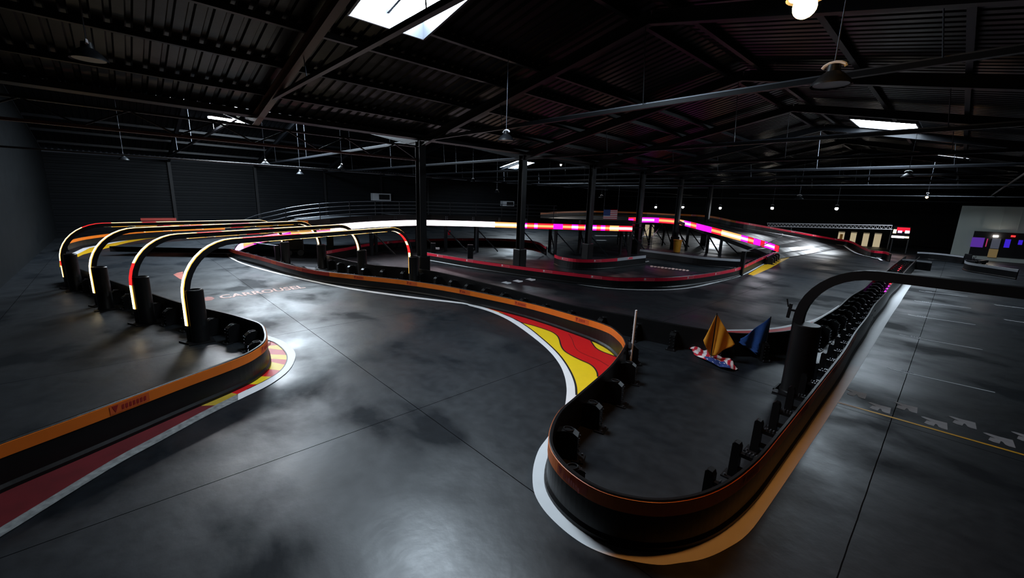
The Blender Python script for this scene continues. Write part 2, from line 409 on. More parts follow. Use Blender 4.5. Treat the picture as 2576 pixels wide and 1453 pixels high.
for lb, (xa, xb, ya, yb), nb in (('large bright skylight at the top edge, crossed by a tie beam', SKY[0], 1), ('bright rectangular skylight on the far right roof slope', SKY[1], 1),
                                 ('small bright skylight behind the second column from the left', SKY[2], 1), ('added unseen skylight over the arches in the left roof bay', SKY[3], 1), ('thin sliver of skylight far off at the right above the score screen', SKY[4], 1)):
    sk = skylight(lb, xa, xb, ya, yb, nb)
    if 'over the arches' in lb:
        ORG['added_skylight'] = ORG[sk.name]; sk.name = 'added_skylight'; sk['kind'] = 'structure'; del sk['label']; del sk['category']  # hidden from view; added to brighten the floor around the arches
# the strip light hung at the upper left
t = thing('strip_light', 'blazing white twin strip light hanging at the upper left under the roof', 'lamp', (-21.2, 3.75, 6.3))
lq0, lq1 = at(524, 291, 6.42), at(616, 304, 6.42)
mb = MB(); mb.bar(lq0, lq1, .46, .07, MT['galv']); mb.build('housing', t)
mb = MB(); dz_ = Vector((0,0,-.05)); sd_ = (lq1-lq0).cross(Vector((0,0,1))).normalized()*.07
for sg in (-1, 1): mb.tube([lq0+dz_+sd_*sg, lq1+dz_+sd_*sg], .035, E_['strip'], 8)
mb.build('tube', t)
for p in (lq0, lq1): mb = MB(); mb.tube([p, (p.x, p.y, roofz(p.x)-.01)], .008, MT['galv'], 5); mb.build('hanger', t)
# ------------------------------------------------------------------ columns
FY = [-2.4, 3.5, 9.4, 15.3, 21.2, 27.0, 32.9, 38.7, 44.6, 50.5]
collab = {2:'nearest steel column, standing beside the right feet of the lit arches', 3:'second steel column from the left, with a black pad at its foot', 4:'third steel column from the left, just left of the hanging striped flag',
 5:'fourth steel column, just left of the cream door', 6:'fifth steel column, in front of the amber bin', 7:'sixth steel column, rightmost of the visible row'}
for i in range(2, 8):
    t = thing('steel_column', collab[i], 'column', (-15.6, FY[i], 0), 'row of steel columns')
    mb = MB(); c = Vector((-15.6, FY[i], 0))
    for s_ in (-1,1): mb.box(c+Vector((s_*.15,0,2.86)), (.025,.30,5.7), MT['steel'])
    mb.box(c+Vector((0,0,2.86)), (.28,.02,5.7), MT['steel']); mb.build('shaft', t)
    b = MB(); b.box(c+Vector((0,0,.02)), (.5,.5,.04), MT['steel']); b.build('base_plate', t)
    pd = MB(); pd.box(c+Vector((0,0,.52)), (.52,.52,1.0 if i > 2 else 1.04), MT['plastic']); pd.build('protective_pad', t, bevel=.04)
# ------------------------------------------------------------------ roof frames (rafters, tie, hangers)
ordn = ['nearest', 'second', 'third', 'fourth', 'fifth', 'sixth', 'seventh', 'eighth', 'ninth', 'tenth']
for i, Y in enumerate(FY):
    for bay, (xa, xr, xb) in (('main right', (-15.6,-5.6,4.4)), ('left', (-43.5,-29.6,-15.6)), ('far right', (4.4,14.3,14.3))):
        if bay == 'far right' and i < 3: continue
        if bay == 'left' and i < 1: continue
        t = thing('roof_frame', '%s roof frame of the %s bay, steel rafters with a tie beam' % (ordn[i], bay), 'roof frame', ((xa+xb)/2, Y, 5.2), 'roof frames of the %s bay' % bay)
        m = MT['rust'] if (i == 1 and bay == 'main right') else MT['steel']
        for (x0, x1) in ((xa, xr), (xr, xb)):
            if abs(x1-x0) < 1: continue
            z0, z1 = roofz(x0+.01*(1 if x1 > x0 else -1)), roofz(x1-.01)
            r = MB(); dz = .15+.15
            a = Vector((x0, Y, z0-dz)); b = Vector((x1, Y, z1-dz))
            r.bar(a, b, .02, .28, m); r.bar(a-Vector((0,0,.14)), b-Vector((0,0,.14)), .17, .025, m); r.bar(a+Vector((0,0,.13)), b+Vector((0,0,.13)), .17, .02, m)
            r.build('rafter', t)
        if xr != xb:
            tb = MB(); zt = {1: 6.0, 2: 5.75}.get(i, 5.55); tb.box(((xa+xb)/2, Y+.0, zt), (xb-xa-.3, .10, .09), MT['steel']); tb.box(((xa+xb)/2, Y+.05, zt+.04), (xb-xa-.3, .02, .10), MT['galv'])
            tb.build('tie_beam', t)
            for fx in (.25,.5,.75):
                x = xa+(xb-xa)*fx; h_ = MB(); h_.tube([(x, Y, zt), (x-.12, Y, roofz(x)-.45)], .012, MT['galv'], 5); h_.build('hanger_rod', t)
# girder carrying the frame where the column is missing
g = MB(); g.box((-15.6, 3.4, 4.98), (.16, 11.6, .07), MT['rust']); g.box((-15.6, 3.4, 5.5), (.16, 11.6, .06), MT['steel'])
t = thing('lattice_girder', 'long lattice girder spanning left from the nearest column', 'girder', (-15.6, 3.4, 4.9)); g.build('chord', t)
g = MB(); 
for k in range(12): g.bar((-15.6,-2.3+k*.96,5.0), (-15.6,-2.3+(k+1)*.96 if k < 12 else 9.2,5.5) if k % 2 == 0 else (-15.6,-2.3+(k+1)*.96,5.0), .04,.04, MT['steel']) if k % 2 == 0 else g.bar((-15.6,-2.3+k*.96,5.5),(-15.6,-2.3+(k+1)*.96,5.0),.04,.04,MT['steel'])
g.build('web_bracing', t)
gt = MB(); gt.add([(-15.85,Y0+.1,5.78),(-15.35,Y0+.1,5.78),(-15.35,Y1-.1,5.78),(-15.85,Y1-.1,5.78),(-15.85,Y0+.1,5.94),(-15.35,Y0+.1,5.94),(-15.35,Y1-.1,5.94),(-15.85,Y1-.1,5.94)], [(0,1,5,4),(0,3,2,1),(3,7,6,2),(0,4,7,3),(1,2,6,5)], MT['steel'])
tag(gt.build('valley_gutter'), 'long dark steel roof gutter along the tops of the columns', 'gutter')
# secondary long beams in the left bay and the far hall
for lab_, a, b, m in (('thin pipe running across the left bay below the girder', (-22,Y0+.2,4.7), (-22,60,4.7), MT['steel']),
                      ('long cable tray running far down the right side of the hall', (1.2,20,4.9), (1.2,60,4.9), MT['steel']),
                      ('horizontal conduit high on the far side of the hall', (-40,56,4.6), (4,56,4.6), MT['galv']),
                      ('second conduit crossing the hall nearer than the far one', (-15,44,4.75), (13,44,4.75), MT['galv']),
                      ('third conduit crossing the right of the hall below the bright skylight', (-15,30,4.9), (13,30,4.9), MT['galv'])):
    mb = MB(); mb.tube([a, b], .035, m, 8); tag(mb.build('overhead_pipe'), lab_, 'pipe')

# ================================================================== BARRIERS
B1 = G([(-60,1141),(0,1117),(200,1045.5),(439,958),(599,900),(647,876),(669,856),(670,834),(659,815),(628,803),(566,786),(463,763),(383,738),(277,704),(218,682),(175,668)], .57)
barrier('track_barrier', 'black barrier with an orange band curving round the lower left run-off', xy(B1), -1, [(.52, MT['orange'])], MT['olabel'], 2.6)
HB = {577:.46,572:.46,586:.46,652:.46,725:.46,798:.46,899:.46,1028:.46,1160:.47,1321:.50,1461:.54,1527:.56}
B2w = [tuple(at(x, y, HB[x]).xy) for x, y in [(577,611),(572,620),(586,628),(652,645),(725,665),(798,680),(899,692),(1028,706),(1160,726),(1321,758.5),(1461,796),(1527,819)]]
B2w += [(-4.88,8.08),(-4.55,7.74),(-4.35,7.40),(-3.94,6.26),(-3.61,4.9),(-3.43,4.22),(-3.08,3.65),(-2.69,3.39),(-2.21,3.32),(-1.83,3.45),(-1.5,3.76),(-1.26,4.3),(-1.15,5.11),(-1.14,6.3),(-1.16,8.85),(-1.19,10.96),(-1.27,13),(-1.31,15.3),(-1.39,17.5),(-1.40,20.6),(-1.47,23.5),(-1.44,26),(-1.47,32),(-1.47,40)]
barrier('track_barrier', 'long black barrier with an orange band looping round the central island', B2w, -1, [(.15, MT['brown']), (.80, MT['orange'])], MT['olabel'], 2.4, brackets=1.0, brange=(.03,.46), hs=(.24,.32,.46,.57))
# posts of the straight pit side are set on the same barrier
root2 = [o for o in bpy.data.objects if o.name == 'track_barrier.001'][0]
y = 4.7
while y < 36:
    for me, nm in ((PST, 'support_post'),):
        o = put(me, nm, root2, (-1.21-max(0, min(.26, (y-10)*.022)), y, 0), math.pi); q = bpy.data.objects.new('base_plate', PLT); C.objects.link(q); q.parent = o
    y += .86
B3 = xy(G([(819,641),(923,664),(1075,679),(1250,718),(1438,766)], .57))+[(-5.48,9.76),(-4.32,9.98),(-3.39,10.3),(-2.93,10.75),(-2.62,11.3),(-2.40,11.9),(-2.25,12.8),(-2.2,14),(-2.15,16),(-2.2,18.5),(-2.14,21),(-2.2,24),(-2.14,27),(-2.2,32),(-2.2,40)]
barrier('track_barrier', 'plain black barrier along the back of the central island behind the flags', B3, 1, [(1, None)], None, 2.4, brackets=.95)
B4p = xy(G([(1068,634),(1204,655.5),(1391,680),(1540,696.5),(1610,698),(1680,698),(1750,692),(1821,681),(1867,669.6),(1914,648.5),(1949,634.5)], .47))
B4p += [(-8.0,29.8),(-8.35,32.2),(-8.6,34.2),(-9.2,35.4),(-10.2,35.9)]
barrier('track_barrier', 'black barrier with a crimson band sweeping round the middle track curve', B4p, -1, [(.93, MT['red'])], MT['rlabel'], 2.3, brackets=1.1, h=.47, bh=.15)
RO = [(1700,537,2.7),(1783,542,2.65),(1851,555,2.35),(1914,566,2.0),(2008,583,1.4),(2093,598,.85),(2140,606,.60),(2210,621.6,.57),(2243,626,.57),(2254,632,.57)]
ROw = [at(*p)-Vector((0,0,.57)) for p in RO]; 
ROw[-1] = Vector((-3.0,40.2,0)); ROw[-2] = Vector((-3.5,42.2,0)); ROw[-3] = Vector((-4.6,43.2,0))
for p in ROw: p.z = max(p.z, 0)
barrier('track_barrier', 'crimson banded barrier on the outside of the far right ramp bend', [tuple(p) for p in ROw], -1, [(.22, MT['orange']), (.97, MT['red'])], MT['rlabel'], 3.0, brackets=2.0)
B6 = xy(G([(800,640),(817,632),(878,621),(934,611),(1042,601.7),(1204,599),(1302,602),(1351,608),(1374,620)], .57))
barrier('track_barrier', 'crimson banded barrier of the inner loop under the raised track', B6, 1 if False else -1, [(1, MT['red'])], MT['rlabel'], 3.0, brackets=0)
B6b = [B6[-1], (-16.8,18.9), B6[-1]]
B7 = xy(G([(1395,640),(1410,645),(1449,651),(1496,652),(1543,649.7),(1573,646.6),(1625,641.5)], .57))
barrier('track_barrier', 'short curved barrier, crimson then grey, left of the floor lettering', B7, -1, [(.72, MT['red']), (1, MT['greyband'])], MT['rlabel'], 2.0, brackets=0)
B9 = xy(G([(1374,620),(1400,640)], .57))
B10 = xy(G([(1610,626),(1700,637),(1765,645),(1830,650),(1865,652)], .57))
barrier('track_barrier', 'grey topped barrier behind the floor lettering near the amber bin', B10, -1, [(1, MT['greyband'])], None, brackets=0, bh=.14)
B8 = xy(G([(150,620),(173,607),(224,593),(299,584),(333,579),(380,577)], .57))
B8 = [(-33,-2.15),(-35.5,-1.5),(-38,-.1),(-39.6,1.4),(-40.6,3.6),(-40.8,7),(-39.5,12)]
barrier('track_barrier', 'orange banded outer barrier seen through the leftmost arches', B8, -1, [(.8, MT['orange'])], None, brackets=0)
BR1 = xy(G([(2265,655),(2300,655),(2350,660),(2356,664)], .57))
barrier('track_barrier', 'short grey topped barrier beyond the end of the pit divider', xy(G([(2270,651),(2308,654),(2345,658)], .57)), -1, [(1, MT['greyband'])], None, brackets=0, bh=.10)
barrier('track_barrier', 'grey topped barrier in front of the lit office wall', xy(G([(2308,633),(2345,635),(2395,640),(2425,644)], .57)), -1, [(1, MT['greyband'])], None, brackets=0, bh=.12)
barrier('track_barrier', 'curved grey topped barrier in front of the office window', xy(G([(2430,652),(2428,656),(2445,661),(2500,669),(2562,678)], .57)), -1, [(1, MT['greyband'])], None, brackets=0, bh=.14)

# ================================================================== PAINTED KERBS AND LINES
Z1, Z2, Z3 = .004, .008, .012
def c5(*pts): return [(1180+x/4.037, 700+y/4.037) for x, y in pts]
wo = c5((0,280),(180,330),(350,400),(500,490),(700,640),(830,760),(920,880),(970,1000),(990,1120),(985,1220),(975,1290))
wi = c5((0,262),(180,305),(440,405),(600,500),(750,620),(880,740),(970,850),(1040,970),(1080,1080),(1090,1190))
wo_w = catmull(G(wo), 4); wi_w = catmull(G(wi), 4)
lo = catmull(G([(576,627),(566,634),(568,642),(606.8,662.5),(677,683.6),(770.6,705.8),(887.6,729),(1028,749),(1160,764.3),(1180,769.2)]), 4)
li = catmull(G([(579,629),(576,640),(582,646),(609,661),(679,681.2),(771,702.6),(888,725.4),(1028,745),(1160,760.6),(1180,765)]), 4)
tk = thing('painted_kerb', 'large red and yellow wavy painted kerb inside the central bend', 'kerb', (-6.5, 7.2, 0))
mb = MB(); mb.keep = True; mb.poly(wo_w+[Vector((-3.66,4.95,0))]+wi_w[::-1], Z3, MT['white'])
mb.strip([p+Vector((0,0,Z3)) for p in lo], [p+Vector((0,0,Z3)) for p in li], MT['white']); mb.build('white_border', tk)
base_b = G(c5((100,276),(350,335),(600,410),(850,490),(1100,570),(1220,605),(1330,640),(1430,700),(1500,760)))
hid = [Vector((-4.33,7.15,0)), Vector((-4.05,6.5,0)), Vector((-3.9,6.05,0)), Vector((-3.75,5.5,0)), Vector((-3.66,5.0,0))]
mb = MB(); mb.keep = True; mb.poly(base_b+hid+wi_w[4:][::-1], Z1, MT['yelp']); mb.build('yellow_field', tk)
redback = catmull(G(c5((1305,1000),(1300,960),(1270,910),(1220,870),(1130,830),(1040,785),(970,740),(935,690),(915,620),(890,580),(840,545),(760,515),(650,480),(520,445),(440,405))), 4)
smally = catmull(G(c5((1220,605),(1250,660),(1290,710),(1350,745),(1430,775),(1510,805))), 4)
mb = MB(); mb.keep = True
mb.poly(G(c5((100,276),(350,335),(600,410),(850,490),(1100,570)))+smally+[Vector((-4.15,6.75,0)), Vector((-3.93,6.15,0)), Vector((-3.83,5.8,0))]+redback+G(c5((330,350),(180,303))), Z2, MT['redp'])
mb.build('red_wave', tk)
def outline(mb, P, wd, z):
    N = normals(P, 1); mb.strip([p+n*wd/2+Vector((0,0,z)) for p, n in zip(P, N)], [p-n*wd/2+Vector((0,0,z)) for p, n in zip(P, N)], MT['line'])
mb = MB(); mb.keep = True
outline(mb, redback, .035, Z3); outline(mb, smally, .035, Z3); outline(mb, wi_w[6:], .04, Z3+.002)
outline(mb, catmull(G(c5((1010,565),(1045,620),(1070,690),(1110,740),(1200,785),(1310,830),(1420,895))), 4), .012, Z3)
mb.build('black_outline', tk)
# left kerb with alternating blocks
k1o = catmull(G([(-60,1385),(0,1353),(279,1179),(399,1113),(519,1047.5),(599,1007.6),(679,968),(726.5,932),(743,900),(738.5,880),(714.6,860),(678.6,846),(650,838)]), 4)
k1i = catmull(G([(-60,1360),(0,1329),(279,1160),(399,1095),(519,1031.6),(599,991.7),(679,951.7),(710.6,927.8),(722.5,903.8),(716.6,883.9),(694.6,863.9),(674.7,856),(650,849)]), 4)
b1b = catmull([Vector((p[0], p[1], 0)) for p in B1[0:10]], 4)
tk = thing('painted_kerb', 'striped red and yellow kerb with white border at the left bend', 'kerb', (-8.5, 1.2, 0))
cut = 20
mb = MB(); mb.keep = True
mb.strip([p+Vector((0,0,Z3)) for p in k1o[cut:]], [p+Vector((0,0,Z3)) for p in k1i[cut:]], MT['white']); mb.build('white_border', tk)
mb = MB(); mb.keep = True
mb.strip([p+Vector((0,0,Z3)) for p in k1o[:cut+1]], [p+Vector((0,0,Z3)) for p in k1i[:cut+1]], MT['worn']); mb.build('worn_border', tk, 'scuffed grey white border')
def nearest(P, q): return min(P, key=lambda p: (p-q).length)
ck = G([(p[0], p[1]) for p in [(0,1329),(300,1150),(470,1058)]])
divs = [(-60,1360),(545,1018),(600,991.5),(648,968),(682,948),(706,932),(718,917),(722.5,904),(720,892),(713,880),(700,868),(684,860)]
inner = [(-60,1270),(470,1030),(545,990),(600,966),(640,944),(657,928),(672,911),(677,900),(675,889),(672,876),(670,866),(668,858)]
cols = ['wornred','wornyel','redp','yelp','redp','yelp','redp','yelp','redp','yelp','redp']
dw = G(divs); iw = [nearest(b1b, q) for q in G(inner)]
dk = resample(k1i, .06)
def between(P, a, b):
    ia = min(range(len(P)), key=lambda i: (P[i]-a).length); ib = min(range(len(P)), key=lambda i: (P[i]-b).length)
    return P[ia:ib+1] if ia < ib else P[ib:ia+1][::-1]
bd = resample(b1b, .06)
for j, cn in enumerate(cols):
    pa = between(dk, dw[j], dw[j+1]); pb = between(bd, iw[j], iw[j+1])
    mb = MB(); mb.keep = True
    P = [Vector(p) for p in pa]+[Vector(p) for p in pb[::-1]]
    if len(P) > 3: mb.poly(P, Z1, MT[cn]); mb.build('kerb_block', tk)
mb = MB(); mb.keep = True; outline(mb, dk[len(dk)//2:], .02, Z3+.002); mb.build('black_outline', tk)
# white kerb round the near end of the island and along the pit lane
k3o = G([(1395,1070),(1378.7,1098),(1356.6,1128.4),(1343.3,1166.5),(1339.5,1204.5),(1345.2,1242.6),(1368,1282.6),(1406,1322.5),(1451.8,1358.7),(1501.3,1385.3),(1566,1406.3),(1653.6,1420.7),(1710.7,1415.8),(1767.8,1406),(1824.9,1381.5),(1882,1341.6),(1939,1265.4),(2027,1135),(2109.4,1010),(2177.9,900),(2240,797)])
k3o = catmull(k3o+[Vector((-1.07,22,0)), Vector((-1.1,25.5,0)), Vector((-1.12,33,0))], 4)
b2p = catmull([Vector((x, y, 0)) for x, y in [(-3.61,4.9),(-3.43,4.22),(-3.08,3.65),(-2.69,3.39),(-2.21,3.32),(-1.83,3.45),(-1.5,3.76),(-1.26,4.3),(-1.15,5.11),(-1.14,6.3),(-1.16,8.85),(-1.19,10.96),(-1.4,21),(-1.46,33)]], 4)
mb = MB(); mb.keep = True; mb.poly(k3o+b2p[::-1], Z1, MT['white'])
tag(mb.build('white_kerb'), 'broad white painted kerb round the near tip of the central island', 'kerb')
# far track lines
def lineobj(name, label, pts, wd, m, cat='painted line', z=Z1, group=None, n=6):
    P = catmull([Vector(p) for p in pts], n); N = normals(P, 1); mb = MB(); mb.keep = True
    mb.strip([p+q*wd/2+Vector((0,0,z)) for p, q in zip(P, N)], [p-q*wd/2+Vector((0,0,z)) for p, q in zip(P, N)], m)
    return tag(mb.build(name), label, cat, group)
lineobj('painted_line', 'white edge line below the crimson banded barrier in the middle', G([(1075,656.7),(1204,670.7),(1344,696.5),(1438,711.7),(1531,724.6),(1640,729),(1727,724.6),(1797,710.5),(1867.6,690.6),(1914,667),(1955,645),(1977,632)]), .12, MT['white'])
kt = thing('painted_kerb', 'golden yellow kerb wedge at the right end of the middle curve', 'kerb', at(1940,660))
mb = MB(); mb.keep = True; mb.poly(G([(1881.7,689.5),(1895.7,693),(1937.8,674),(1984.6,648.5),(1998,636.8),(1992,625),(1980,619),(1984,632),(1966,646),(1917,668)]), Z1, MT['gold']); mb.build('yellow_wedge', kt)
mb = MB(); mb.keep = True; mb.poly(G([(1914,667),(1955,648),(1975,636),(1980,622),(1972,618),(1962,634),(1940,648),(1910,661)]), Z2, MT['white']); mb.build('white_wedge', kt)
lp = [at(*p) for p in [(1860,566,1.75),(1920,578,1.4),(1968,588,1.0),(2050,604,.45),(2140,621.6,.03),(2163,626,.02),(2210,636,0),(2233,645,0),(2246,654,0)]]
rp_ = catmull([tuple(p) for p in ROw[3:]], 4); rn_ = normals(rp_, -1)
lineobj('painted_line', 'white edge line along the outside of the far right ramp bend', [p+q*.42 for p, q in zip(rp_, rn_)][::3], .17, MT['white'], z=.06)
w3 = G([(1800,829.5),(1850,829),(1893,828),(1948,824),(1992,816),(2030,808),(2052,801),(2075,790),(2110,768)])
w3b = [Vector((-4.5,10.05,0)),Vector((-3.85,10.15,0)),Vector((-3.3,10.42,0)),Vector((-2.9,10.85,0)),Vector((-2.6,11.4,0)),Vector((-2.42,12,0)),Vector((-2.25,13,0)),Vector((-2.22,14,0)),Vector((-2.18,16,0))]
kt = thing('painted_kerb', 'red kerb with white border on the track behind the blue flag', 'kerb', at(1893,828))
mb = MB(); mb.keep = True; mb.poly([w3[0]]+w3[1:]+w3b[::-1], Z1, MT['redp']); mb.build('red_field', kt)
mb = MB(); mb.keep = True; P = catmull(w3, 3); N = normals(P, -1); mb.strip([p+Vector((0,0,Z2)) for p in P], [p+q*.12+Vector((0,0,Z2)) for p, q in zip(P, N)], MT['white']); mb.build('white_border', kt)
lineobj('painted_line', 'thin white arc below the short crimson and grey barrier', G([(1402.7,660),(1438,668),(1496,673),(1555,667),(1625,658),(1631,656)]), .1, MT['white'])
kt = thing('painted_kerb', 'white and yellow kerb curving below the leftmost orange barrier', 'kerb', at(260,615))
P = G([(150,655),(172,641.5),(209,624),(261,613.5),(317,602.7),(367,597),(420,592)]); N = normals(P, 1)
mb = MB(); mb.keep = True; mb.strip([p+Vector((0,0,Z2)) for p in P], [p-q*.28+Vector((0,0,Z2)) for p, q in zip(P, N)], MT['white']); mb.build('white_border', kt)
P2 = G([(150,672),(178,655),(209,640),(261,626),(317,611),(367,601),(420,595)])
mb = MB(); mb.keep = True; mb.strip([p+Vector((0,0,Z1)) for p in P], [p+Vector((0,0,Z1)) for p in P2], MT['gold']); mb.build('yellow_field', kt)
kt = thing('painted_kerb', 'red and yellow kerb with white arc seen between the right arch feet', 'kerb', at(845,648))
mb = MB(); mb.keep = True; mb.poly(G([(829,651),(840,645),(857,643),(862,640),(868,641),(858,648),(852,653)]), Z1, MT['redp']); mb.build('red_field', kt)
mb = MB(); mb.keep = True; mb.strip([p+Vector((0,0,Z2)) for p in G([(852,656),(851,650),(857,645),(870,640),(883,638)])], [p+Vector((0,0,Z2)) for p in G([(861,656),(857,651),(863,646),(873,641),(883,638.6)])], MT['white']); mb.build('white_arc', kt)
mb = MB(); mb.keep = True; mb.poly(G([(829,650),(840,644),(857,642),(857,643.5),(841,646.5),(831,652)]), Z3, MT['gold']); mb.build('yellow_edge', kt)
kt = thing('painted_kerb', 'yellow and red edging of the pale patch in the inner loop', 'kerb', at(1270,620))
A = G([(1206,611),(1250,612.5),(1302,616.5),(1351,619),(1372,630)]); Bq = G([(1206,613),(1250,615),(1302,619.5),(1346,623),(1366,634)]); Cq = G([(1206,615.5),(1250,618),(1302,623),(1340,627),(1358,637)])
mb = MB(); mb.keep = True; mb.strip([p+Vector((0,0,Z1)) for p in A], [p+Vector((0,0,Z1)) for p in Bq], MT['yelp']); mb.build('yellow_edge', kt)
mb = MB(); mb.keep = True; mb.strip([p+Vector((0,0,Z1)) for p in Bq], [p+Vector((0,0,Z1)) for p in Cq], MT['redp']); mb.build('red_edge', kt)
# start line, grid slots and icons in the pit lane
lineobj('painted_line', 'yellow start line crossing the pit lane at the lower right', [at(2109,1012), at(2251.5,1051.8), at(2349.8,1079.7), at(2576,1144), at(2700,1180)], .055, MT['gold'])
icon = [(2080+x/5.19, 940+y/5.19) for x, y in [(260,258),(300,235),(350,248),(262,205),(250,195),(285,198),(400,232),(525,262),(500,330),(440,314),(410,300),(402,276),(385,270),(355,292),(300,277)]]
iw_ = G(icon); c0 = iw_[0]
places = [((2130.0,989.7), 'first white letter mark beside the island kerb, above the yellow line'), ((2187,1025), 'second white letter mark along the yellow line'), ((2254,1024), 'third, dimmer letter mark set back from the yellow line'),
          ((2324.5,1063), 'fourth letter mark along the yellow line'), ((2396,1062), 'fifth, dim letter mark set back from the yellow line'), ((2486,1106), 'sixth letter mark along the yellow line near the right edge'), ((2558,1103), 'letter mark cut by the right edge of the lane view')]
proto = None
for q, lb in places:
    if proto is None:
        mb = MB(); mb.keep = True; mb.poly(iw_, Z1, MT['faint']); proto = mb.build('floor_letter'); base0 = proto.location.copy(); o = proto
    else: o = proto.copy(); C.objects.link(o)
    d = at(*q)-c0; o.location = base0+Vector((d.x, d.y, 0)); tag(o, lb, 'floor marking', 'white letter marks by the start line')
sl = [((2322.7,712.6),(2428,723),'faint, farthest grid slot line in the pit lane'),((2312.7,731.9),(2434,745.6),'second farthest white grid slot line in the pit lane'),((2300.6,756.6),(2443,775),'brightest white grid slot line in the pit lane'),
      ((2284.6,791.9),(2454,816.6),'grid slot line just nearer than the brightest one'),((2262.6,842.5),(2472,879.4),'faint grid slot line level with the far end of the island kerb'),((2230,926),(2503,987),'nearest long grid slot line above the letter marks'),
      ((2502.8,766.5),(2600,778),'short slot line at the right edge, upper one'),((2526,803.7),(2640,820),'short slot line at the right edge, lower one')]
for a, b, lb in sl:
    a, b = at(*a), at(*b); t = thing('grid_slot_line', lb, 'painted line', a, 'grid slot lines of the pit lane')
    mb = MB(); mb.keep = True; d = (b-a); n_ = Vector((-d.y, d.x, 0)).normalized()
    hook = a+d*-.0-n_*.0; w_ = .05
    P = [a+n_*.10, a+d*.06+n_*.02, a+d*.15, b]; 
    mb.strip([p+n_*w_/2+Vector((0,0,Z1)) for p in P], [p-n_*w_/2+Vector((0,0,Z1)) for p in P], MT['white']); mb.build('slot_line', t)
    if 'right edge' not in lb:
        for k in range(4):
            c = a+d*(.16+k*.035)+n_*.13; m2 = MB(); m2.keep = True
            m2.add([c-d*.011-n_*.06+Vector((0,0,Z1)), c+d*.011-n_*.06+Vector((0,0,Z1)), c+d*.011+n_*.06+Vector((0,0,Z1)), c-d*.011+n_*.06+Vector((0,0,Z1))], [(0,1,2,3)], MT['faint']); m2.build('slot_number', t)
for i, (q, lb) in enumerate([((1275,711.5),'white grid mark nearest the black barrier on the middle track'), ((1304,707.5),'dim white grid mark in the middle of three on the middle track'), ((1336,703.5),'white grid mark nearest the white edge line on the middle track')]):
    mb = MB(); mb.keep = True
    x, y = q
    mb.poly(G([(x-15,y-1),(x-8,y-3),(x-2,y-4.2),(x+2,y-2.5),(x+11,y-1.5),(x+11,y+1),(x+1,y+2.8),(x-3,y+1.5),(x-8,y+.2)]), Z1, MT['white']); tag(mb.build('floor_letter'), lb, 'floor marking', 'grid marks on the middle track')
# floor lettering
def text_on_floor(name, label, txt, bl, br, tl, m, mshadow=None):
    cu = bpy.data.curves.new(name, 'FONT'); cu.body = txt; cu.resolution_u = 3; cu.offset = .025
    o = bpy.data.objects.new('tmp_text', cu); C.objects.link(o); bpy.context.view_layer.update()
    dg = bpy.context.evaluated_depsgraph_get(); me0 = bpy.data.meshes.new_from_object(o.evaluated_get(dg)); bpy.data.objects.remove(o)
    xs = [v.co.x for v in me0.vertices]; ys = [v.co.y for v in me0.vertices]; x0, x1, y0, y1 = min(xs), max(xs), min(ys), max(ys)
    bl, br, tl = at(*bl), at(*br), at(*tl); u = br-bl; v = tl-bl
    t = thing(name, label, 'floor lettering', bl)
    for (nm, mm, z, sh) in ((('shadow', mshadow, Z1, .12),) if mshadow else ())+(('letters', m, Z2, 0),):
        mb = MB(); mb.keep = True
        vs = [bl+u*((p.co.x-x0)/(x1-x0))+v*((p.co.y-y0)/(y1-y0)+sh*2)-u*sh*.08+Vector((0,0,z)) for p in me0.vertices]
        mb.add(vs, [tuple(p.vertices) for p in me0.polygons], mm); mb.build(nm, t)
    bpy.data.meshes.remove(me0); return t
ct = text_on_floor('floor_lettering', 'pale pink CARROUSEL lettering painted on the track below the arches', 'CARROUSEL', (556,752), (770,724), (549,743.5), MT['pinkt'], MT['line'])
mb = MB(); mb.keep = True; mb.poly(G([(513,749),(522,746),(533,746.5),(540,750),(533,755),(518,756.5),(514,754)]), Z1, MT['salmon']); tag(mb.build('floor_emblem'), 'salmon red painted emblem left of the CARROUSEL lettering', 'floor marking')
mb = MB(); mb.keep = True; mb.poly(G([(436,690.5),(446,686),(460,683),(462,706),(450,700)]), Z1, MT['salmon']); tag(mb.build('floor_arrow'), 'faded salmon arrow painted on the track behind the nearest arch', 'floor marking')
# unreadable distant lettering: a row of slanted strokes
t = thing('floor_lettering', 'pinkish white lettering on the dark track right of the grey barrier', 'floor lettering', at(1690,675))
for i in range(11):
    x = 1640+i*9; y = 669.5+i*1.05; mb = MB(); mb.keep = True; hh = 1.6 if i % 3 else 2.2
    mb.poly(G([(x-3,y+hh),(x-5,y-hh*.4),(x-1,y-hh),(x+4,y-hh*.2),(x+2,y+hh*.8)]), Z1, MT['pinkt']); mb.build('letter', t)

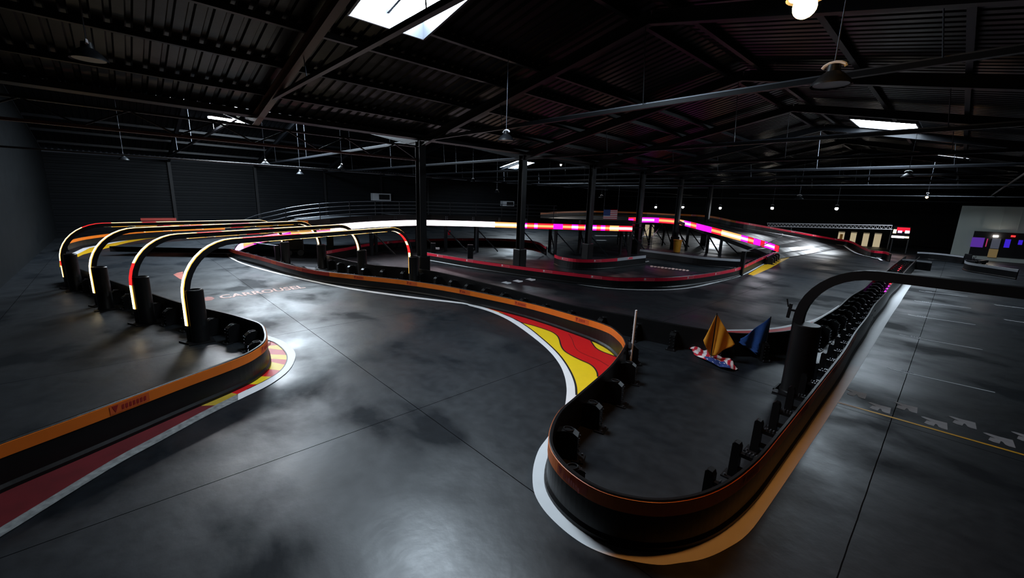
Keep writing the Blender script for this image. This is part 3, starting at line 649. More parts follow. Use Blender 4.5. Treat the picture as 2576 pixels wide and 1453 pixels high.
# ================================================================== LIT ARCHES
def arch(label, p0, p1, h, rc, lit, group, wax=.13, wr=.125, bands=None):
    p0 = Vector((*p0, 0)); p1 = Vector((*p1, 0)); d = (p1-p0); L = d.length; d.normalize(); nx = Vector((d.y, -d.x, 0))
    if nx.x < 0: nx = -nx
    # centre line in (s,z)
    path = [(0, 0), (0, .4), (0, .8), (0, h-rc)]
    for k in range(1, 11): a = k/10*math.pi/2; path.append((rc-rc*math.cos(a), h-rc+rc*math.sin(a)))
    m_ = 24
    for k in range(1, m_): path.append((rc+(L-2*rc)*k/m_, h))
    for k in range(0, 11): a = k/10*math.pi/2; path.append((L-rc+rc*math.sin(a), h-rc+rc*math.cos(a)))
    path += [(L, .8), (L, .4), (L, 0)]
    t = thing('light_arch', label, 'arch', (p0.x, p0.y, 0), group)
    n = len(path); nr = []
    for i in range(n):
        a = path[max(i-1, 0)]; b = path[min(i+1, n-1)]; v = Vector((b[0]-a[0], b[1]-a[1])).normalized(); nr.append((-v.y, v.x))
    def pt(i, r, ax): s, z = path[i]; return p0+d*(s+nr[i][0]*r)+Vector((0,0,max(z+nr[i][1]*r, 0)))+nx*ax
    mb = MB(); vs = []
    q = [(-wr/2,-wax/2),(wr/2,-wax/2),(wr/2,wax/2),(-wr/2,wax/2)]
    for i in range(n): vs += [pt(i, r, a) for r, a in q]
    mb.add(vs, [(i*4+j, i*4+(j+1) % 4, (i+1)*4+(j+1) % 4, (i+1)*4+j) for i in range(n-1) for j in range(4)]+[(0,1,2,3), (n*4-4,n*4-3,n*4-2,n*4-1)], MT['matte'])
    mb.build('arch_frame', t)
    for e in (0, n-1):
        fp = MB(); c = pt(e, 0, 0); fp.box(Vector((c.x, c.y, .015)), (.36,.36,.03), MT['matte'], rz=math.atan2(d.y, d.x)); fp.build('foot_plate', t)
    if lit:
        for sgn, nm in ((1, 'outer_light_strip'), (-1, 'inner_light_strip')):
            st = MB(); rr = sgn*(wr/2+.003); r2 = sgn*(wr/2+.014)
            i0 = 1; i1 = n-2
            for i in range(i0, i1):
                f_ = i/(n-1); red = False
                for a, b in bands[0 if sgn > 0 else 1]:
                    if a <= f_ < b: red = True
                hw = wax*.46; beam = 14 <= i < 14+22
                if sgn < 0:
                    r2 = -(wr/2+(.013 if beam else .0035)); hw = wax*(.46 if beam or i > 36 else .2)
                    if beam and i % 4 == 0: r2 = -(wr/2+.0035)
                e1 = E_['redled'] if red else E_['edge']; e2 = E_['redled'] if red else E_['warm']
                rows = [(rr,-hw),(r2,-hw*.72),(r2,hw*.72),(rr,hw)]
                for j, mm in ((0, e1), (1, e2), (2, e1)):
                    (ra, aa), (rb, ab) = rows[j], rows[j+1]
                    st.add([pt(i, ra, aa), pt(i, rb, ab), pt(i+1, rb, ab), pt(i+1, ra, aa)], [(0,1,2,3)], mm)
            st.keep = True; st.build(nm, t)
    return t, p0, p1, d
def bollard(label, x, y, r=.17, h=1.26, group='padded bollards at the arch feet'):
    t = thing('padded_bollard', label, 'bollard', (x, y, 0), group)
    mb = MB(); mb.lathe((x, y, 0), [(r+.01,0),(r+.01,.06),(r,.08),(r,h-.02),(r-.02,h),(r-.05,h),(r-.05,h-.06),(.0,h-.06)], MT['plastic'], 24); mb.build('pad', t, smooth=True)
    mb = MB(); mb.box((x, y, .01), (2*r+.16,2*r+.16,.02), MT['matte']); mb.build('base_plate', t); return t
LP = [at(483,858), at(352,812), at(250,768), at(172,724)]
RP = [at(1034,711), at(907,690), at(808,672), at(718,664)]
HT = [2.27,2.21,2.20,2.15]
redp = [([(.28,.42)], [(.80,.86),(.88,.91)]), ([(.055,.11),(.3,.36),(.45,.5)], [(.42,.46)]), ([(.36,.42),(.5,.56)], [(.5,.54)]), ([(.035,.05),(.2,.27),(.36,.40)], [(.4,.44)])]
al = ['nearest of the four lit arches, all warm white on its left leg', 'second nearest lit arch, with a red stretch high on its left leg', 'third lit arch from the camera, left leg glowing pale yellow', 'farthest lit arch, red at its bend and low on its left leg']
for i in range(4):
    t, a, b, d = arch(al[i], (LP[i].x, LP[i].y), (RP[i].x, RP[i].y), HT[i], 1.18, True, 'arches of light over the track', bands=redp[i])
bl = [at(506,858), at(372,812), at(268,777), at(193,730)]; br = [at(1060,712), at(926,695), at(806,678), at(722,663)]
dn = ['nearest', 'second nearest', 'third', 'farthest']
for i in range(4):
    bollard('black round bollard guarding the left foot of the %s lit arch' % dn[i], bl[i].x, bl[i].y)
for i in range(4):
    d = (RP[i]-LP[i]).normalized(); q = RP[i]-d*.05+Vector((.32,-.0,0))
    bollard('black bollard guarding the right foot of the %s lit arch' % dn[i], q.x, q.y, .2, 1.15)
# big unlit arch over the pit lane
AL = (-1.78, 9.25); 
arch('big unlit black arch standing at the right over the pit lane', AL, (3.2, 9.1), 2.45, 1.0, False, None, wax=.16, wr=.16)
t = thing('padded_bollard', 'large black bollard wrapped round the foot of the big unlit arch', 'bollard', (-1.80, 9.28, 0))
mb = MB(); mb.lathe((-1.62,9.20,0), [(.27,0),(.27,.06),(.25,.08),(.22,1.38),(.20,1.40),(.0,1.40)], MT['plastic'], 24); mb.build('pad', t, smooth=True)
mb = MB(); mb.box((-1.62,9.2,.015), (.62,.62,.03), MT['matte']); mb.build('base_plate', t)
bollard('tall black bollard at the right edge under the far end of the unlit arch', 3.1, 9.0, .28, 1.6, None)
# sensor bracket on the arch
mb = MB(); q = onY(1985,778,9.2); mb.bar(q+Vector((.02,0,.12)), q+Vector((-.0,0,-.16)), .05, .05, MT['matte']); mb.bar(q, q+Vector((.22,0,0)), .04, .04, MT['matte']); mb.bar(q+Vector((-.06,0,.2)), q+Vector((-.02,0,.05)), .02,.02, MT['matte'])
tag(mb.build('sensor_bracket'), 'small black sensor bracket fixed to the left side of the big unlit arch', 'bracket')

# ================================================================== RAISED TRACK
NE = [(590,634,.30),(602,622,.5),(650,604,.95),(700,594,1.25),(750,584,1.5),(830,573.5,1.72),(930,564.5,1.84),(1047,560,1.88),(1120,561,1.88),(1200,563,1.89),(1316,567,1.9),(1400,569.5,1.9),(1480,572,1.9),(1590,575,1.9)]
NEw = [at(*p) for p in NE]
S2 = [(1580,553,2.2),(1640,553,2.2),(1699,557,2.18),(1735,564,2.08),(1772,573.5,1.92),(1820,586,1.66),(1868,599,1.38),(1905,609,1.12),(1938,618.5,.88),(1960,626,.74)]
S2w = [at(*p) for p in S2]
far_l = []
Nn = normals(NEw, 1)
if Nn[5].x > 0: Nn = [-n for n in Nn]
FE = [p+n*6.2 for p, n in zip(NEw, Nn)]
FE = [Vector((max(p.x, XL+3), p.y, p.z)) for p in FE]
t = thing('raised_track', 'raised track bridge with glowing edges crossing the middle of the hall', 'bridge', (-20, 20, 0))
dk = MB(); up = .18
def slab(A, B, mb, th=.28):
    A = [p+Vector((0,0,up)) for p in A]; B = [p+Vector((0,0,up)) for p in B]; lo_ = Vector((0,0,-th))
    mb.strip(A, B, MT['floor']); mb.strip([p+lo_ for p in A], [p+lo_ for p in B], MT['matte'])
    mb.strip(A, [p+lo_ for p in A], MT['matte']); mb.strip(B, [p+lo_ for p in B], MT['matte'])
NEc = catmull(NEw, 10); FEc = catmull(FE, 10)
slab(NEc[:71], FEc[:71], dk)
plat = [*NEc[70:], Vector((-14.6,26,2)), Vector((-17.5,30,2.02)), S2w[0], S2w[1], S2w[2]]
outer = [at(1700,537,2.7)-Vector((0,0,.5)), at(1605,532,2.7), at(1500,529,2.7), at(1420,530,2.7), at(1360,533,2.7), FE[7]]
outer = [Vector((p.x, p.y, 2.1)) for p in outer]
P = [Vector((p.x, p.y, 2.2)) for p in plat+outer]
tr = tessellate_polygon([P])
dk.add(P, [tuple(q) for q in tr], MT['floor']); dk.add([p-Vector((0,0,.28)) for p in P], [tuple(q) for q in tr], MT['matte'])
inn = [p-Vector((0,0,.88*(k/7)**.8)) for k, p in enumerate(S2w[2:])]; ou = catmull([tuple(p) for p in ROw[0:7]], 4); ou = [ou[round(i*(len(ou)-1)/(len(inn)-1))] for i in range(len(inn))]
slab(inn, [Vector((p.x, p.y, p.z-up)) for p in ou], dk)
dk.build('deck', t)
def fascia(Pw, segs, xs, hh, label=None):
    """led panel along the deck edge: segs=[(x0,x1,edge,core)] in picture x"""
    P = catmull(Pw, 10); X = catmull([Vector((x, 0, 0)) for x in xs], 10)
    mb = MB(); mb.keep = True; Nv = normals(P, -1)
    if (Vector((0,0,0))-P[len(P)//2]).dot(Nv[len(P)//2]) < 0: Nv = [-n for n in Nv]
    rows = [-.5,-.22,.22,.5]
    for i in range(len(P)-1):
        x = (X[i].x+X[i+1].x)/2; e = 'r'; c = 'r'
        for a, b, ee, cc in segs:
            if a <= x < b: e, c = ee, cc
        for j in range(3):
            k = c if j == 1 else e
            q = [P[i]+Nv[i]*.04+Vector((0,0,rows[j]*hh)), P[i+1]+Nv[i+1]*.04+Vector((0,0,rows[j]*hh)), P[i+1]+Nv[i+1]*.04+Vector((0,0,rows[j+1]*hh)), P[i]+Nv[i]*.04+Vector((0,0,rows[j+1]*hh))]
            mb.add(q, [(0,1,2,3)], E_[k])
    o = mb.build('light_strip', t, label)
    bk = MB(); bk.strip([p+Vector((0,0,-hh*.5-.02)) for p in P], [p+Vector((0,0,hh*.5+.02)) for p in P], MT['matte']); bk.build('strip_backing', o)
    return o
fascia(NEw, [(580,612,'l','l'),(612,640,'p','o'),(640,660,'m','l'),(660,700,'p','o'),(700,735,'l','m'),(735,790,'p','o'),(790,830,'p','p'),(830,1045,'w','w'),(1045,1250,'w','w'),(1250,1305,'o','y'),(1305,1322,'m','w'),(1322,1340,'r','o'),(1340,1352,'m','w'),(1352,1366,'r','o'),(1366,1392,'r','o'),(1392,1412,'m','m'),(1412,1438,'r','o'),(1438,1458,'m','w'),(1458,1468,'r','o'),(1468,1482,'m','l'),(1482,1497,'m','l'),(1497,1511,'r','o'),(1511,1520,'m','l'),(1520,1532,'r','o'),(1532,1560,'o','y'),(1560,1592,'r','w')],
       [p[0] for p in NE], .34, 'edge panel glowing white then red and magenta')
fascia(S2w, [(1570,1590,'r','m'),(1590,1610,'r','r'),(1610,1648,'m','l'),(1648,1660,'m','m'),(1660,1700,'r','o'),(1700,1722,'o','w'),(1722,1740,'m','l'),(1740,1752,'r','o'),(1752,1775,'m','m'),(1775,1790,'m','m'),(1790,1815,'r','o'),(1815,1862,'o','y'),(1862,1880,'m','l'),(1880,1896,'r','o'),(1896,1912,'m','m'),(1912,1922,'r','r'),(1922,1936,'m','l'),(1936,1950,'m','l'),(1950,1962,'r','r')],
       [p[0] for p in S2], .42, 'descending edge panel glowing red, magenta and orange')
# black upstand panels and railings above the front edge
P = catmull(NEw[3:], 4); mb = MB(); a = [p+Vector((0,0,.19)) for p in P]; b = [p+Vector((0,0,.52)) for p in P]
mb.strip(a, b, MT['plastic']); mb.strip([p+Vector((-.04,0,0)) for p in a], [p+Vector((-.04,0,0)) for p in b], MT['plastic']); mb.build('edge_panel', t)
# bolt clusters
for q in resample(P, 1.75)[3:12]:
    m2 = MB(); 
    for zz in (.26,.34,.42):
        for yy in (-.06,.06): m2.box(q+Vector((.05, yy, zz)), (.03,.03,.03), MT['galv'])
    m2.build('bolt_cluster', t)
mb_posts = resample(catmull(NEw[1:12], 4), 1.7)
for k in range(4):
    mb = MB(); mb.tube([p+Vector((-.05,0,.66+.22*k)) for p in catmull(NEw[1:12], 4)], .017, MT['galv'], 6); mb.build('rail', t)
for q in mb_posts:
    mb = MB(); mb.tube([q+Vector((-.05,0,.1)), q+Vector((-.05,0,1.34))], .022, MT['steel'], 6); mb.build('rail_post', t)
# far side bands of the raised deck
oo = catmull(outer[:5], 4); Nv = normals(oo, 1)
mb = MB(); mb.strip([p+Vector((0,0,.10)) for p in oo], [p+Vector((0,0,.42)) for p in oo], MT['matte']); mb.build('far_edge_panel', t)
mb = MB(); mb.keep = True; tow = Vector((.25,-.5,0))*.05
mb.strip([p+tow+Vector((0,0,.40)) for p in oo], [p+tow+Vector((0,0,.55)) for p in oo], MT['orange']); mb.build('orange_band', t)
mb = MB(); mb.keep = True; mb.strip([p+tow+Vector((0,0,.12)) for p in oo], [p+tow*16+Vector((0,0,.12)) for p in oo], MT['yelp']); mb.build('yellow_edge_line', t)
fo = [at(x, y, 2.25) for x, y in ((650,561),(677,558.5),(720,556.5),(775,554.5),(830,552))]; bk_ = Vector((-.06,.02,0))
mb = MB(); mb.strip([p+bk_+Vector((0,0,-.5)) for p in fo], [p+bk_+Vector((0,0,.02)) for p in fo], MT['plastic']); mb.build('ramp_edge_panel', t)
mb = MB(); mb.keep = True; mb.strip([p+Vector((0,0,-.13)) for p in fo[:4]], [p+Vector((0,0,.01)) for p in fo[:4]], MT['orange']); mb.build('orange_band', t)
# support trestles
for q in [NEw[6], NEw[7], NEw[8], NEw[9], NEw[10], NEw[11], NEw[12], NEw[13], S2w[0], S2w[1], S2w[2], S2w[3], S2w[5]]:
    back = Vector((-1.4, 1.0, 0)); zt = q.z-.25
    s_ = MB()
    for e in (Vector((-.1,.1,0)), back): s_.bar((q.x+e.x, q.y+e.y, 0), (q.x+e.x, q.y+e.y, zt), .16, .16, MT['steel'])
    s_.bar((q.x-.1,q.y+.1,.1), (q.x+back.x,q.y+back.y,zt-.1), .07,.07, MT['steel']); s_.bar((q.x-.1,q.y+.1,zt-.1), (q.x+.9,q.y+1.1,.1), .07,.07, MT['steel'])
    s_.build('support_trestle', t)

# ================================================================== FLAGS, POLES AND SMALL THINGS ON THE ISLAND
def cloth_flag(name, label, top, shape, m, wave=.05):
    t = thing(name, label, 'flag', (top.x, top.y, 0))
    pl = MB(); pl.tube([(top.x, top.y, .0), (top.x, top.y, top.z+.02)], .012, MT['matte'], 6); pl.build('pole', t)
    mb = MB(); n = 14; d = Vector((.87,.5,0)); nn = Vector((-.5,.87,0)); vs = []
    for i in range(n+1):
        v = i/n
        for j in range(n+1):
            u = j/n; l, r = shape(v); s = l+(r-l)*u; z = top.z-v*(top.z-.12)*1.0
            vs.append(Vector((top.x, top.y, 0))+d*s+nn*(wave*math.sin(s*22+v*2.5)*(v+.15)+.02)+Vector((0,0,z)))
    mb.add(vs, [(i*(n+1)+j, i*(n+1)+j+1, (i+1)*(n+1)+j+1, (i+1)*(n+1)+j) for i in range(n) for j in range(n)], m)
    o = mb.build('cloth', t, smooth=True); s_ = o.modifiers.new('thickness', 'SOLIDIFY'); s_.thickness = .006
    return t
tp = at(1788, 886, 0); zt = .86
q = at(1787, 788, 0)
def base_and_top(px, pyb, pyt):
    b = at(px, pyb); 
    # height of the picture point above the base
    for k in range(400):
        z = k*.005; r = ray(px, pyt); 
        s = (b.x**2+b.y**2)**.5; h_ = (r.x**2+r.y**2)**.5
    return b, CH+r.z*(s/h_)
b_, zt = base_and_top(1787, 908, 787)
def sh_y(v):
    if v < .66: return (-.21*v/.66, .46*v/.66)
    k = (v-.66)/.34; return (-.21*(1-k)-.02*k, .46*(1-k)+.04*k)
cloth_flag('marshal_flag', 'amber yellow cloth flag standing folded on the island floor', Vector((b_.x, b_.y, zt)), sh_y, MT['flagy'])
b_, zt2 = base_and_top(1921, 906, 795)
def sh_b(v):
    if v < .72: return (-.60*v/.72, .0+.01*v)
    k = (v-.72)/.28; return (-.60*(1-k)-.16*k, -.01)
cloth_flag('marshal_flag', 'blue cloth flag leaning right of the amber flag', Vector((b_.x, b_.y, zt2)), sh_b, MT['flagb'])
# crumpled striped flag on the floor
mb = MB(); nu, nv = 36, 26
c0_, c1_, c2_ = at(1737,884), at(1841,917), at(1760,912)
def fl(u, v):
    p = c0_.lerp(c1_, u)+(c2_-c0_)*(v-.35)*(.55+.9*math.sin(u*3.0)); 
    z = .02+.07*abs(math.sin(u*7+v*3))*(1-.4*v)+.03*math.sin(v*9+u*4)**2
    return Vector((p.x, p.y, z))
vs = [fl(i/nu, j/nv) for i in range(nu+1) for j in range(nv+1)]
for i in range(nu):
    for j in range(nv):
        q = (i*(nv+1)+j, (i+1)*(nv+1)+j, (i+1)*(nv+1)+j+1, i*(nv+1)+j+1)
        u, v = i/nu, j/nv
        if v > .55 and .2 < u < .75: m = MT['fwhite'] if (i % 4 == 1 and j % 5 == 2) else MT['fblue']
        else: m = MT['fred'] if int((u*.9+v*.35)*13) % 2 == 0 else MT['fwhite']
        mb.f.append([k for k in q]); mb.m.append(mb.mi(m))
mb.v = vs
o = mb.build('crumpled_flag', smooth=True); tag(o, 'crumpled red and white striped flag lying on the island floor', 'flag'); s_ = o.modifiers.new('thickness', 'SOLIDIFY'); s_.thickness = .006
# white signal pole
b_, zt = base_and_top(1588, 866, 776); b_ = Vector((-4.33, 7.55, 0)); r = ray(1596,776); s = (b_.xy.length)/math.hypot(r.x, r.y); zt = CH+r.z*s
t = thing('signal_pole', 'thin white pole clipped to the barrier at the tip of the orange band', 'pole', (-4.2,7.55,0))
mb = MB(); mb.tube([(-4.22,7.5,.05), (-4.22+.02,7.5,zt)], .022, MT['fwhite'], 8); mb.build('pole', t)
mb = MB(); mb.box((-4.25,7.5,.62), (.07,.06,.12), MT['galv']); mb.box((-4.25,7.5,.45), (.06,.06,.08), MT['galv']); mb.build('clip', t)
# pale flag hanging over the raised deck
t = thing('hanging_flag', 'red and white striped flag with blue corner hanging beyond the raised track', 'flag', onY(1534,528,34))
a = onY(1519,527,30); b = onY(1554,527,30); c = onY(1519,556,30); 
u = b-a; v = c-a; v.x = 0; v.y = 0
mb = MB(); mb.keep = True
for k in range(13):
    x0 = .5 if k < 7 else 0
    q = [a+u*x0+v*(k/13), b+v*(k/13), b+v*((k+1)/13), a+u*x0+v*((k+1)/13)]
    mb.add(q, [(0,1,2,3)], MT['fred'] if k % 2 == 0 else MT['fwhite'])
mb.add([a+v*0, a+u*.5, a+u*.5+v*(7/13), a+v*(7/13)], [(0,1,2,3)], MT['fblue'])
o = mb.build('cloth', t); s_ = o.modifiers.new('thickness', 'SOLIDIFY'); s_.thickness = .01
rp = MB(); rp.tube([a, a+Vector((0,0,1.9))], .01, MT['galv'], 5); rp.tube([b, b+Vector((0,0,1.9))], .01, MT['galv'], 5); rp.build('hanging_cord', t)

# ================================================================== LAMPS
def pendant(label, q, zt, r=.22, lit=None, group='pendant high bay lamps'):
    x, y, z = q; t = thing('pendant_lamp', label, 'lamp', (x, y, z), group)
    mb = MB(); mb.lathe((x,y,z), [(r,0),(r*.97,.03),(r*.55,.13),(r*.35,.16),(r*.3,.24),(.0,.26)], MT['steel'], 20); mb.build('shade', t, smooth=True)
    mb = MB(); mb.lathe((x,y,z), [(.0,.012),(r*.86,.012),(r*.9,.03)], lit or MT['galv'], 20); mb.build('lens', t)
    if lit: mb = MB(); mb.lathe((x,y,z), [(r*.62*math.cos(a*.3142), -r*.42+r*.62*math.sin(a*.3142)) for a in range(-5, 6)], lit, 14); mb.build('bulb', t)
    mb = MB(); mb.tube([(x+r*.55*math.cos(a*.5), y, z+.2+r*.3*math.sin(a*.5)) for a in range(7)], .02, MT['fwhite'], 6); mb.build('ballast_bracket', t)
    mb = MB(); mb.tube([(x,y,z+.26),(x,y,zt)], .008, MT['galv'], 5); mb.build('cable', t); return t
def throw(q, e, col=(1,.93,.85), size=2.4, aim=(0,0,-1)):
    sp = bpy.data.lights.new('lamp_light', 'SPOT'); sp.energy = e; sp.color = col; sp.spot_size = size; sp.spot_blend = .5; sp.shadow_soft_size = .55
    so = bpy.data.objects.new('lamp_light', sp); C.objects.link(so); so.location = (q[0], q[1], q[2]-.05); so.rotation_euler = Vector(aim).to_track_quat('-Z', 'Y').to_euler()
def pz(px, py, z): p = at(px, py, z); return (p.x, p.y, p.z)
lamps = [(225,152,5.3,'unlit pendant lamp at the upper left with a bright bracket'),(2090,216,5.0,'unlit pendant lamp at the upper right, its lens facing down'),(1273,354,5.0,'unlit pendant lamp hanging at top centre'),
         (2283,446,4.9,'unlit pendant lamp below the bright far right skylight'),(668,414,4.9,'unlit pendant lamp under the left girder, leftmost of three'),(755,438,4.7,'unlit pendant lamp under the left girder, middle of three'),
         (860,424,4.9,'unlit pendant lamp under the left girder, rightmost of three'),(2010,500,4.2,'unlit pendant lamp far off, right of the sixth column'),(1250,484,4.1,'unlit pendant lamp hanging just left of the second column'),
         (1190,457,4.8,'unlit small pendant lamp midway between the first two columns'),(1513,497,4.0,'unlit pendant lamp above the hanging striped flag'),(312,402,4.9,'barely visible pendant lamp at the dark far left')]
for px, py, z, lb in lamps:
    q = pz(px, py, z); q = Vector(q)
    if q.y > 60 or q.x < XL: 
        q = Vector((0,0,CH)).lerp(q, min(58/max(q.y, .1), (-XL-1)/max(-q.x, .1)))
    pendant(lb, tuple(q), roofz(q.x), .22 if q.y < 30 else .26)
lit = [(1650,519,3.95,'lit lamp far off, just left of the fifth column'),(1718,519,3.95,'lit lamp far off, just right of the fifth column'),(1812,521,3.9,'lit lamp right of the sixth column'),(1943,521,4.0,'lit lamp on the far wall above the ramp'),(2105,522,4.1,'rightmost lit white lamp above the truss')]
for px, py, z, lb in lit:
    r = ray(px, py); s = 52/r.y if px < 1900 else 50/r.y; q = Vector((r.x*s, r.y*s, CH+r.z*s))
    pendant(lb, tuple(q), roofz(q.x), .22, E_['lamp'], 'lit lamps along the far side'); throw(q, 1700 if px > 1800 else 200, (.84,.92,1), aim=(-.1,-1,-.75) if px < 2000 else (-.45,-1,-.9), size=1.35)
r = ray(1411,413); s = 30/r.y; q = Vector((r.x*s, r.y*s, CH+r.z*s)); pendant('lit white lamp high to the right of the second column', tuple(q), roofz(q.x), .13, E_['lamp'], None); throw(q, 900)
r = ray(2332,494); s = 40/r.y; q = Vector((r.x*s, r.y*s, CH+r.z*s)); pendant('small amber lit lamp far off at the upper right', tuple(q), roofz(q.x), .12, E_['amber'], None)
qa = Vector(pz(2028,-4,5.5)); pendant('glowing amber pendant lamp cut by the top edge', tuple(qa), roofz(qa.x), .17, E_['amber'], None)
sp = bpy.data.lights.new('amber_lamp_light', 'SPOT'); sp.energy = 330; sp.color = (1,.36,.07); sp.spot_size = math.radians(118); sp.spot_blend = .25; sp.shadow_soft_size = .15
so = bpy.data.objects.new('amber_lamp_light', sp); C.objects.link(so); so.location = (qa.x, qa.y, qa.z-.04)

# ================================================================== FAR OBJECTS
# truss with banner, cream boards and a score screen
t = thing('truss_gantry', 'silver lattice truss running above the cream boards on the far right', 'truss', onY(2180,575,41))
a0 = onY(1930,561,41); a1 = onY(2245,567,41); b0 = onY(1930,569,41); b1 = onY(2245,577,41)
mb = MB()
for p, q in ((a0,a1),(b0,b1)): mb.tube([p, q], .035, MT['fwhite'], 6)
mb.build('chord', t); mb = MB(); n = 34
for k in range(n):
    p = a0.lerp(a1, k/n); q = b0.lerp(b1, (k+.5)/n); r_ = a0.lerp(a1, (k+1)/n); mb.tube([p, q], .018, MT['fwhite'], 5); mb.tube([q, r_], .018, MT['fwhite'], 5)
mb.build('lattice', t)
for xx in (1990, 2244):
    p = onY(xx, 570, 54); mb = MB(); mb.tube([(p.x, 54.3, 0), (p.x, 54.3, p.z)], .05, MT['galv'], 8); mb.build('leg', t)
for i, (x0, x1, y0, y1) in enumerate([(2104,2126,583,612),(2135,2156,584,613),(2166,2188,586,616),(2194,2219,587,617)]):
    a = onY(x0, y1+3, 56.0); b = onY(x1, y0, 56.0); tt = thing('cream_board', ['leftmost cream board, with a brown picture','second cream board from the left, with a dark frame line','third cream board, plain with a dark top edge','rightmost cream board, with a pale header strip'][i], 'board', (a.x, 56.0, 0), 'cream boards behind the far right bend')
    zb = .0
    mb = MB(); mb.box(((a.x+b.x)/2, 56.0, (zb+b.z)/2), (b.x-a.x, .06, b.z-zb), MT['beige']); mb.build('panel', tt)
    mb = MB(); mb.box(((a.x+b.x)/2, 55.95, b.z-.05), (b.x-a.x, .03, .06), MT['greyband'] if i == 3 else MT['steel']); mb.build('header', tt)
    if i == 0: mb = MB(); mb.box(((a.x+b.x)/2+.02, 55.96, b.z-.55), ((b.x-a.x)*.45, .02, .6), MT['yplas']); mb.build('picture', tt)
t = thing('score_screen', 'bright red and white score screen right of the truss', 'screen', onY(2268,585,40))
sc_ = [(2256,2290,573,579,'r'),(2246,2256,577,586,'y'),(2258,2270,580,585,'l'),(2276,2289,580,586,'w'),(2270,2290,576,582,'r'),(2242,2275,594,597,'w'),(2268,2287,595,598,'y')]
mb = MB(); a = onY(2242,600,50.1); b = onY(2292,570,50.1); mb.box(((a.x+b.x)/2, 50.1, (a.z+b.z)/2), (b.x-a.x, .08, b.z-a.z), MT['matte']); mb.build('housing', t)
mb = MB()
for x0, x1, y0, y1, k in sc_:
    a = onY(x0, y1, 50.03); b = onY(x1, y0, 50.03); mb.box(((a.x+b.x)/2, 50.03, (a.z+b.z)/2), (b.x-a.x, .03, b.z-a.z), E_[k])
mb.build('display', t); mb = MB()
for xx in (2246, 2286): p = onY(xx, 600, 50.15); mb.tube([(p.x, 50.15, 0), (p.x, 50.15, p.z)], .04, MT['galv'], 6)
mb.build('stand', t)
# office block at the right
OY = 50.0
a = onY(2413,517,OY); zt_ = a.z
ox = onY(2400,600,OY).x
t = thing('site_office', 'pale clad office box with a glowing purple window at the far right', 'building', (ox+6, OY+3, 0))
mb = MB(); mb.box((ox+6.2, OY+2, zt_/2), (12.4, 4, zt_), MT['office'])
for k in range(14): mb.box((ox+.5+k*.9, OY-.012, zt_/2), (.05,.03,zt_), MT['office'])
mb.build('clad_wall', t)
def rect(px0, py0, px1, py1, y_, m, nm, par, th=.04):
    a = onY(px0, py1, y_); b = onY(px1, py0, y_); mb = MB(); mb.box(((a.x+b.x)/2, y_, (a.z+b.z)/2), (b.x-a.x, th, b.z-a.z), m); return mb.build(nm, par)
wf = rect(2436,590,2640,640,OY-.06,MT['matte'],'window_frame',t)
E_['v'] = emi('violet_glow', (.22,.06,.75), .35); E_['v2'] = emi('blue_glow', (.06,.02,.9), .6); E_['v3'] = emi('rose_glow', (.8,.05,.2), .5); E_['tan'] = emi('tan_glow', (.5,.35,.14), .25); E_['gr'] = emi('grey_glow', (.2,.22,.3), .25)
rect(2440,598,2478,620,OY-.1,E_['v'],'pane',wf); rect(2478,600,2486,620,OY-.105,E_['v3'],'pane',wf); rect(2490,600,2519,624,OY-.1,E_['gr'],'pane',wf); rect(2524,602,2544,622,OY-.1,E_['v2'],'pane',wf); rect(2560,604,2574,615,OY-.1,E_['v2'],'pane',wf)
rect(2483,627,2512,646,OY-.1,E_['tan'],'pane',wf)
dr = rect(2548,600,2552,640,OY-.09,MT['matte'],'mullion',wf)
q = onY(2505,594,OY-.14); mb = MB(); mb.box(q, (.26,.12,.12), E_['lamp']); o = mb.build('wall_lamp'); tag(o, 'bright white wall lamp above the office window', 'lamp'); 
q = onY(2549,594,OY-.14); mb = MB(); mb.box(q, (.22,.12,.12), E_['lampred']); o = mb.build('signal_lamp'); tag(o, 'small red lamp above the office window at the right', 'lamp')
# dark seated shapes in front of the office are parked karts
def kart(label, x, y, rz, group='parked karts'):
    t = thing('go_kart', label, 'kart', (x, y, 0), group); Rm = Matrix.Rotation(rz, 3, 'Z')
    def w_(v): return Vector((x, y, 0))+Rm @ Vector(v)
    mb = MB(); mb.box(w_((0,0,.14)), (1.7,.9,.08), MT['plastic'], rz=rz); mb.box(w_((.85,0,.2)), (.25,1.2,.2), MT['plastic'], rz=rz); mb.box(w_((-.85,0,.2)), (.15,1.2,.2), MT['plastic'], rz=rz)
    mb.box(w_((.05,.55,.2)), (.8,.2,.2), MT['plastic'], rz=rz); mb.box(w_((.05,-.55,.2)), (.8,.2,.2), MT['plastic'], rz=rz); mb.build('body', t, bevel=.04)
    mb = MB(); mb.box(w_((-.25,0,.22)), (.45,.42,.08), MT['matte'], rz=rz); mb.box(w_((-.5,0,.45)), (.08,.42,.5), MT['matte'], rz=rz); mb.build('seat', t, bevel=.03)
    for sx in (-.62,.6):
        for sy in (-.5,.5):
            mb = MB(); mb.tube([w_((sx,sy-.08,.14)), w_((sx,sy+.08,.14))], .14, MT['rubber'], 16); mb.build('wheel', t)
    mb = MB(); mb.tube([w_((.28+.04*math.cos(a*.7), .15*math.cos(a*.7), .48+.13*math.sin(a*.7))) for a in range(10)], .015, MT['matte'], 6); mb.bar(w_((.5,0,.2)), w_((.3,0,.46)), .03,.03, MT['matte']); mb.build('steering_wheel', t)
    return t
q = at(2440,662); kart('dark kart parked at the end of the barrier before the office', q.x, q.y, 1.2)
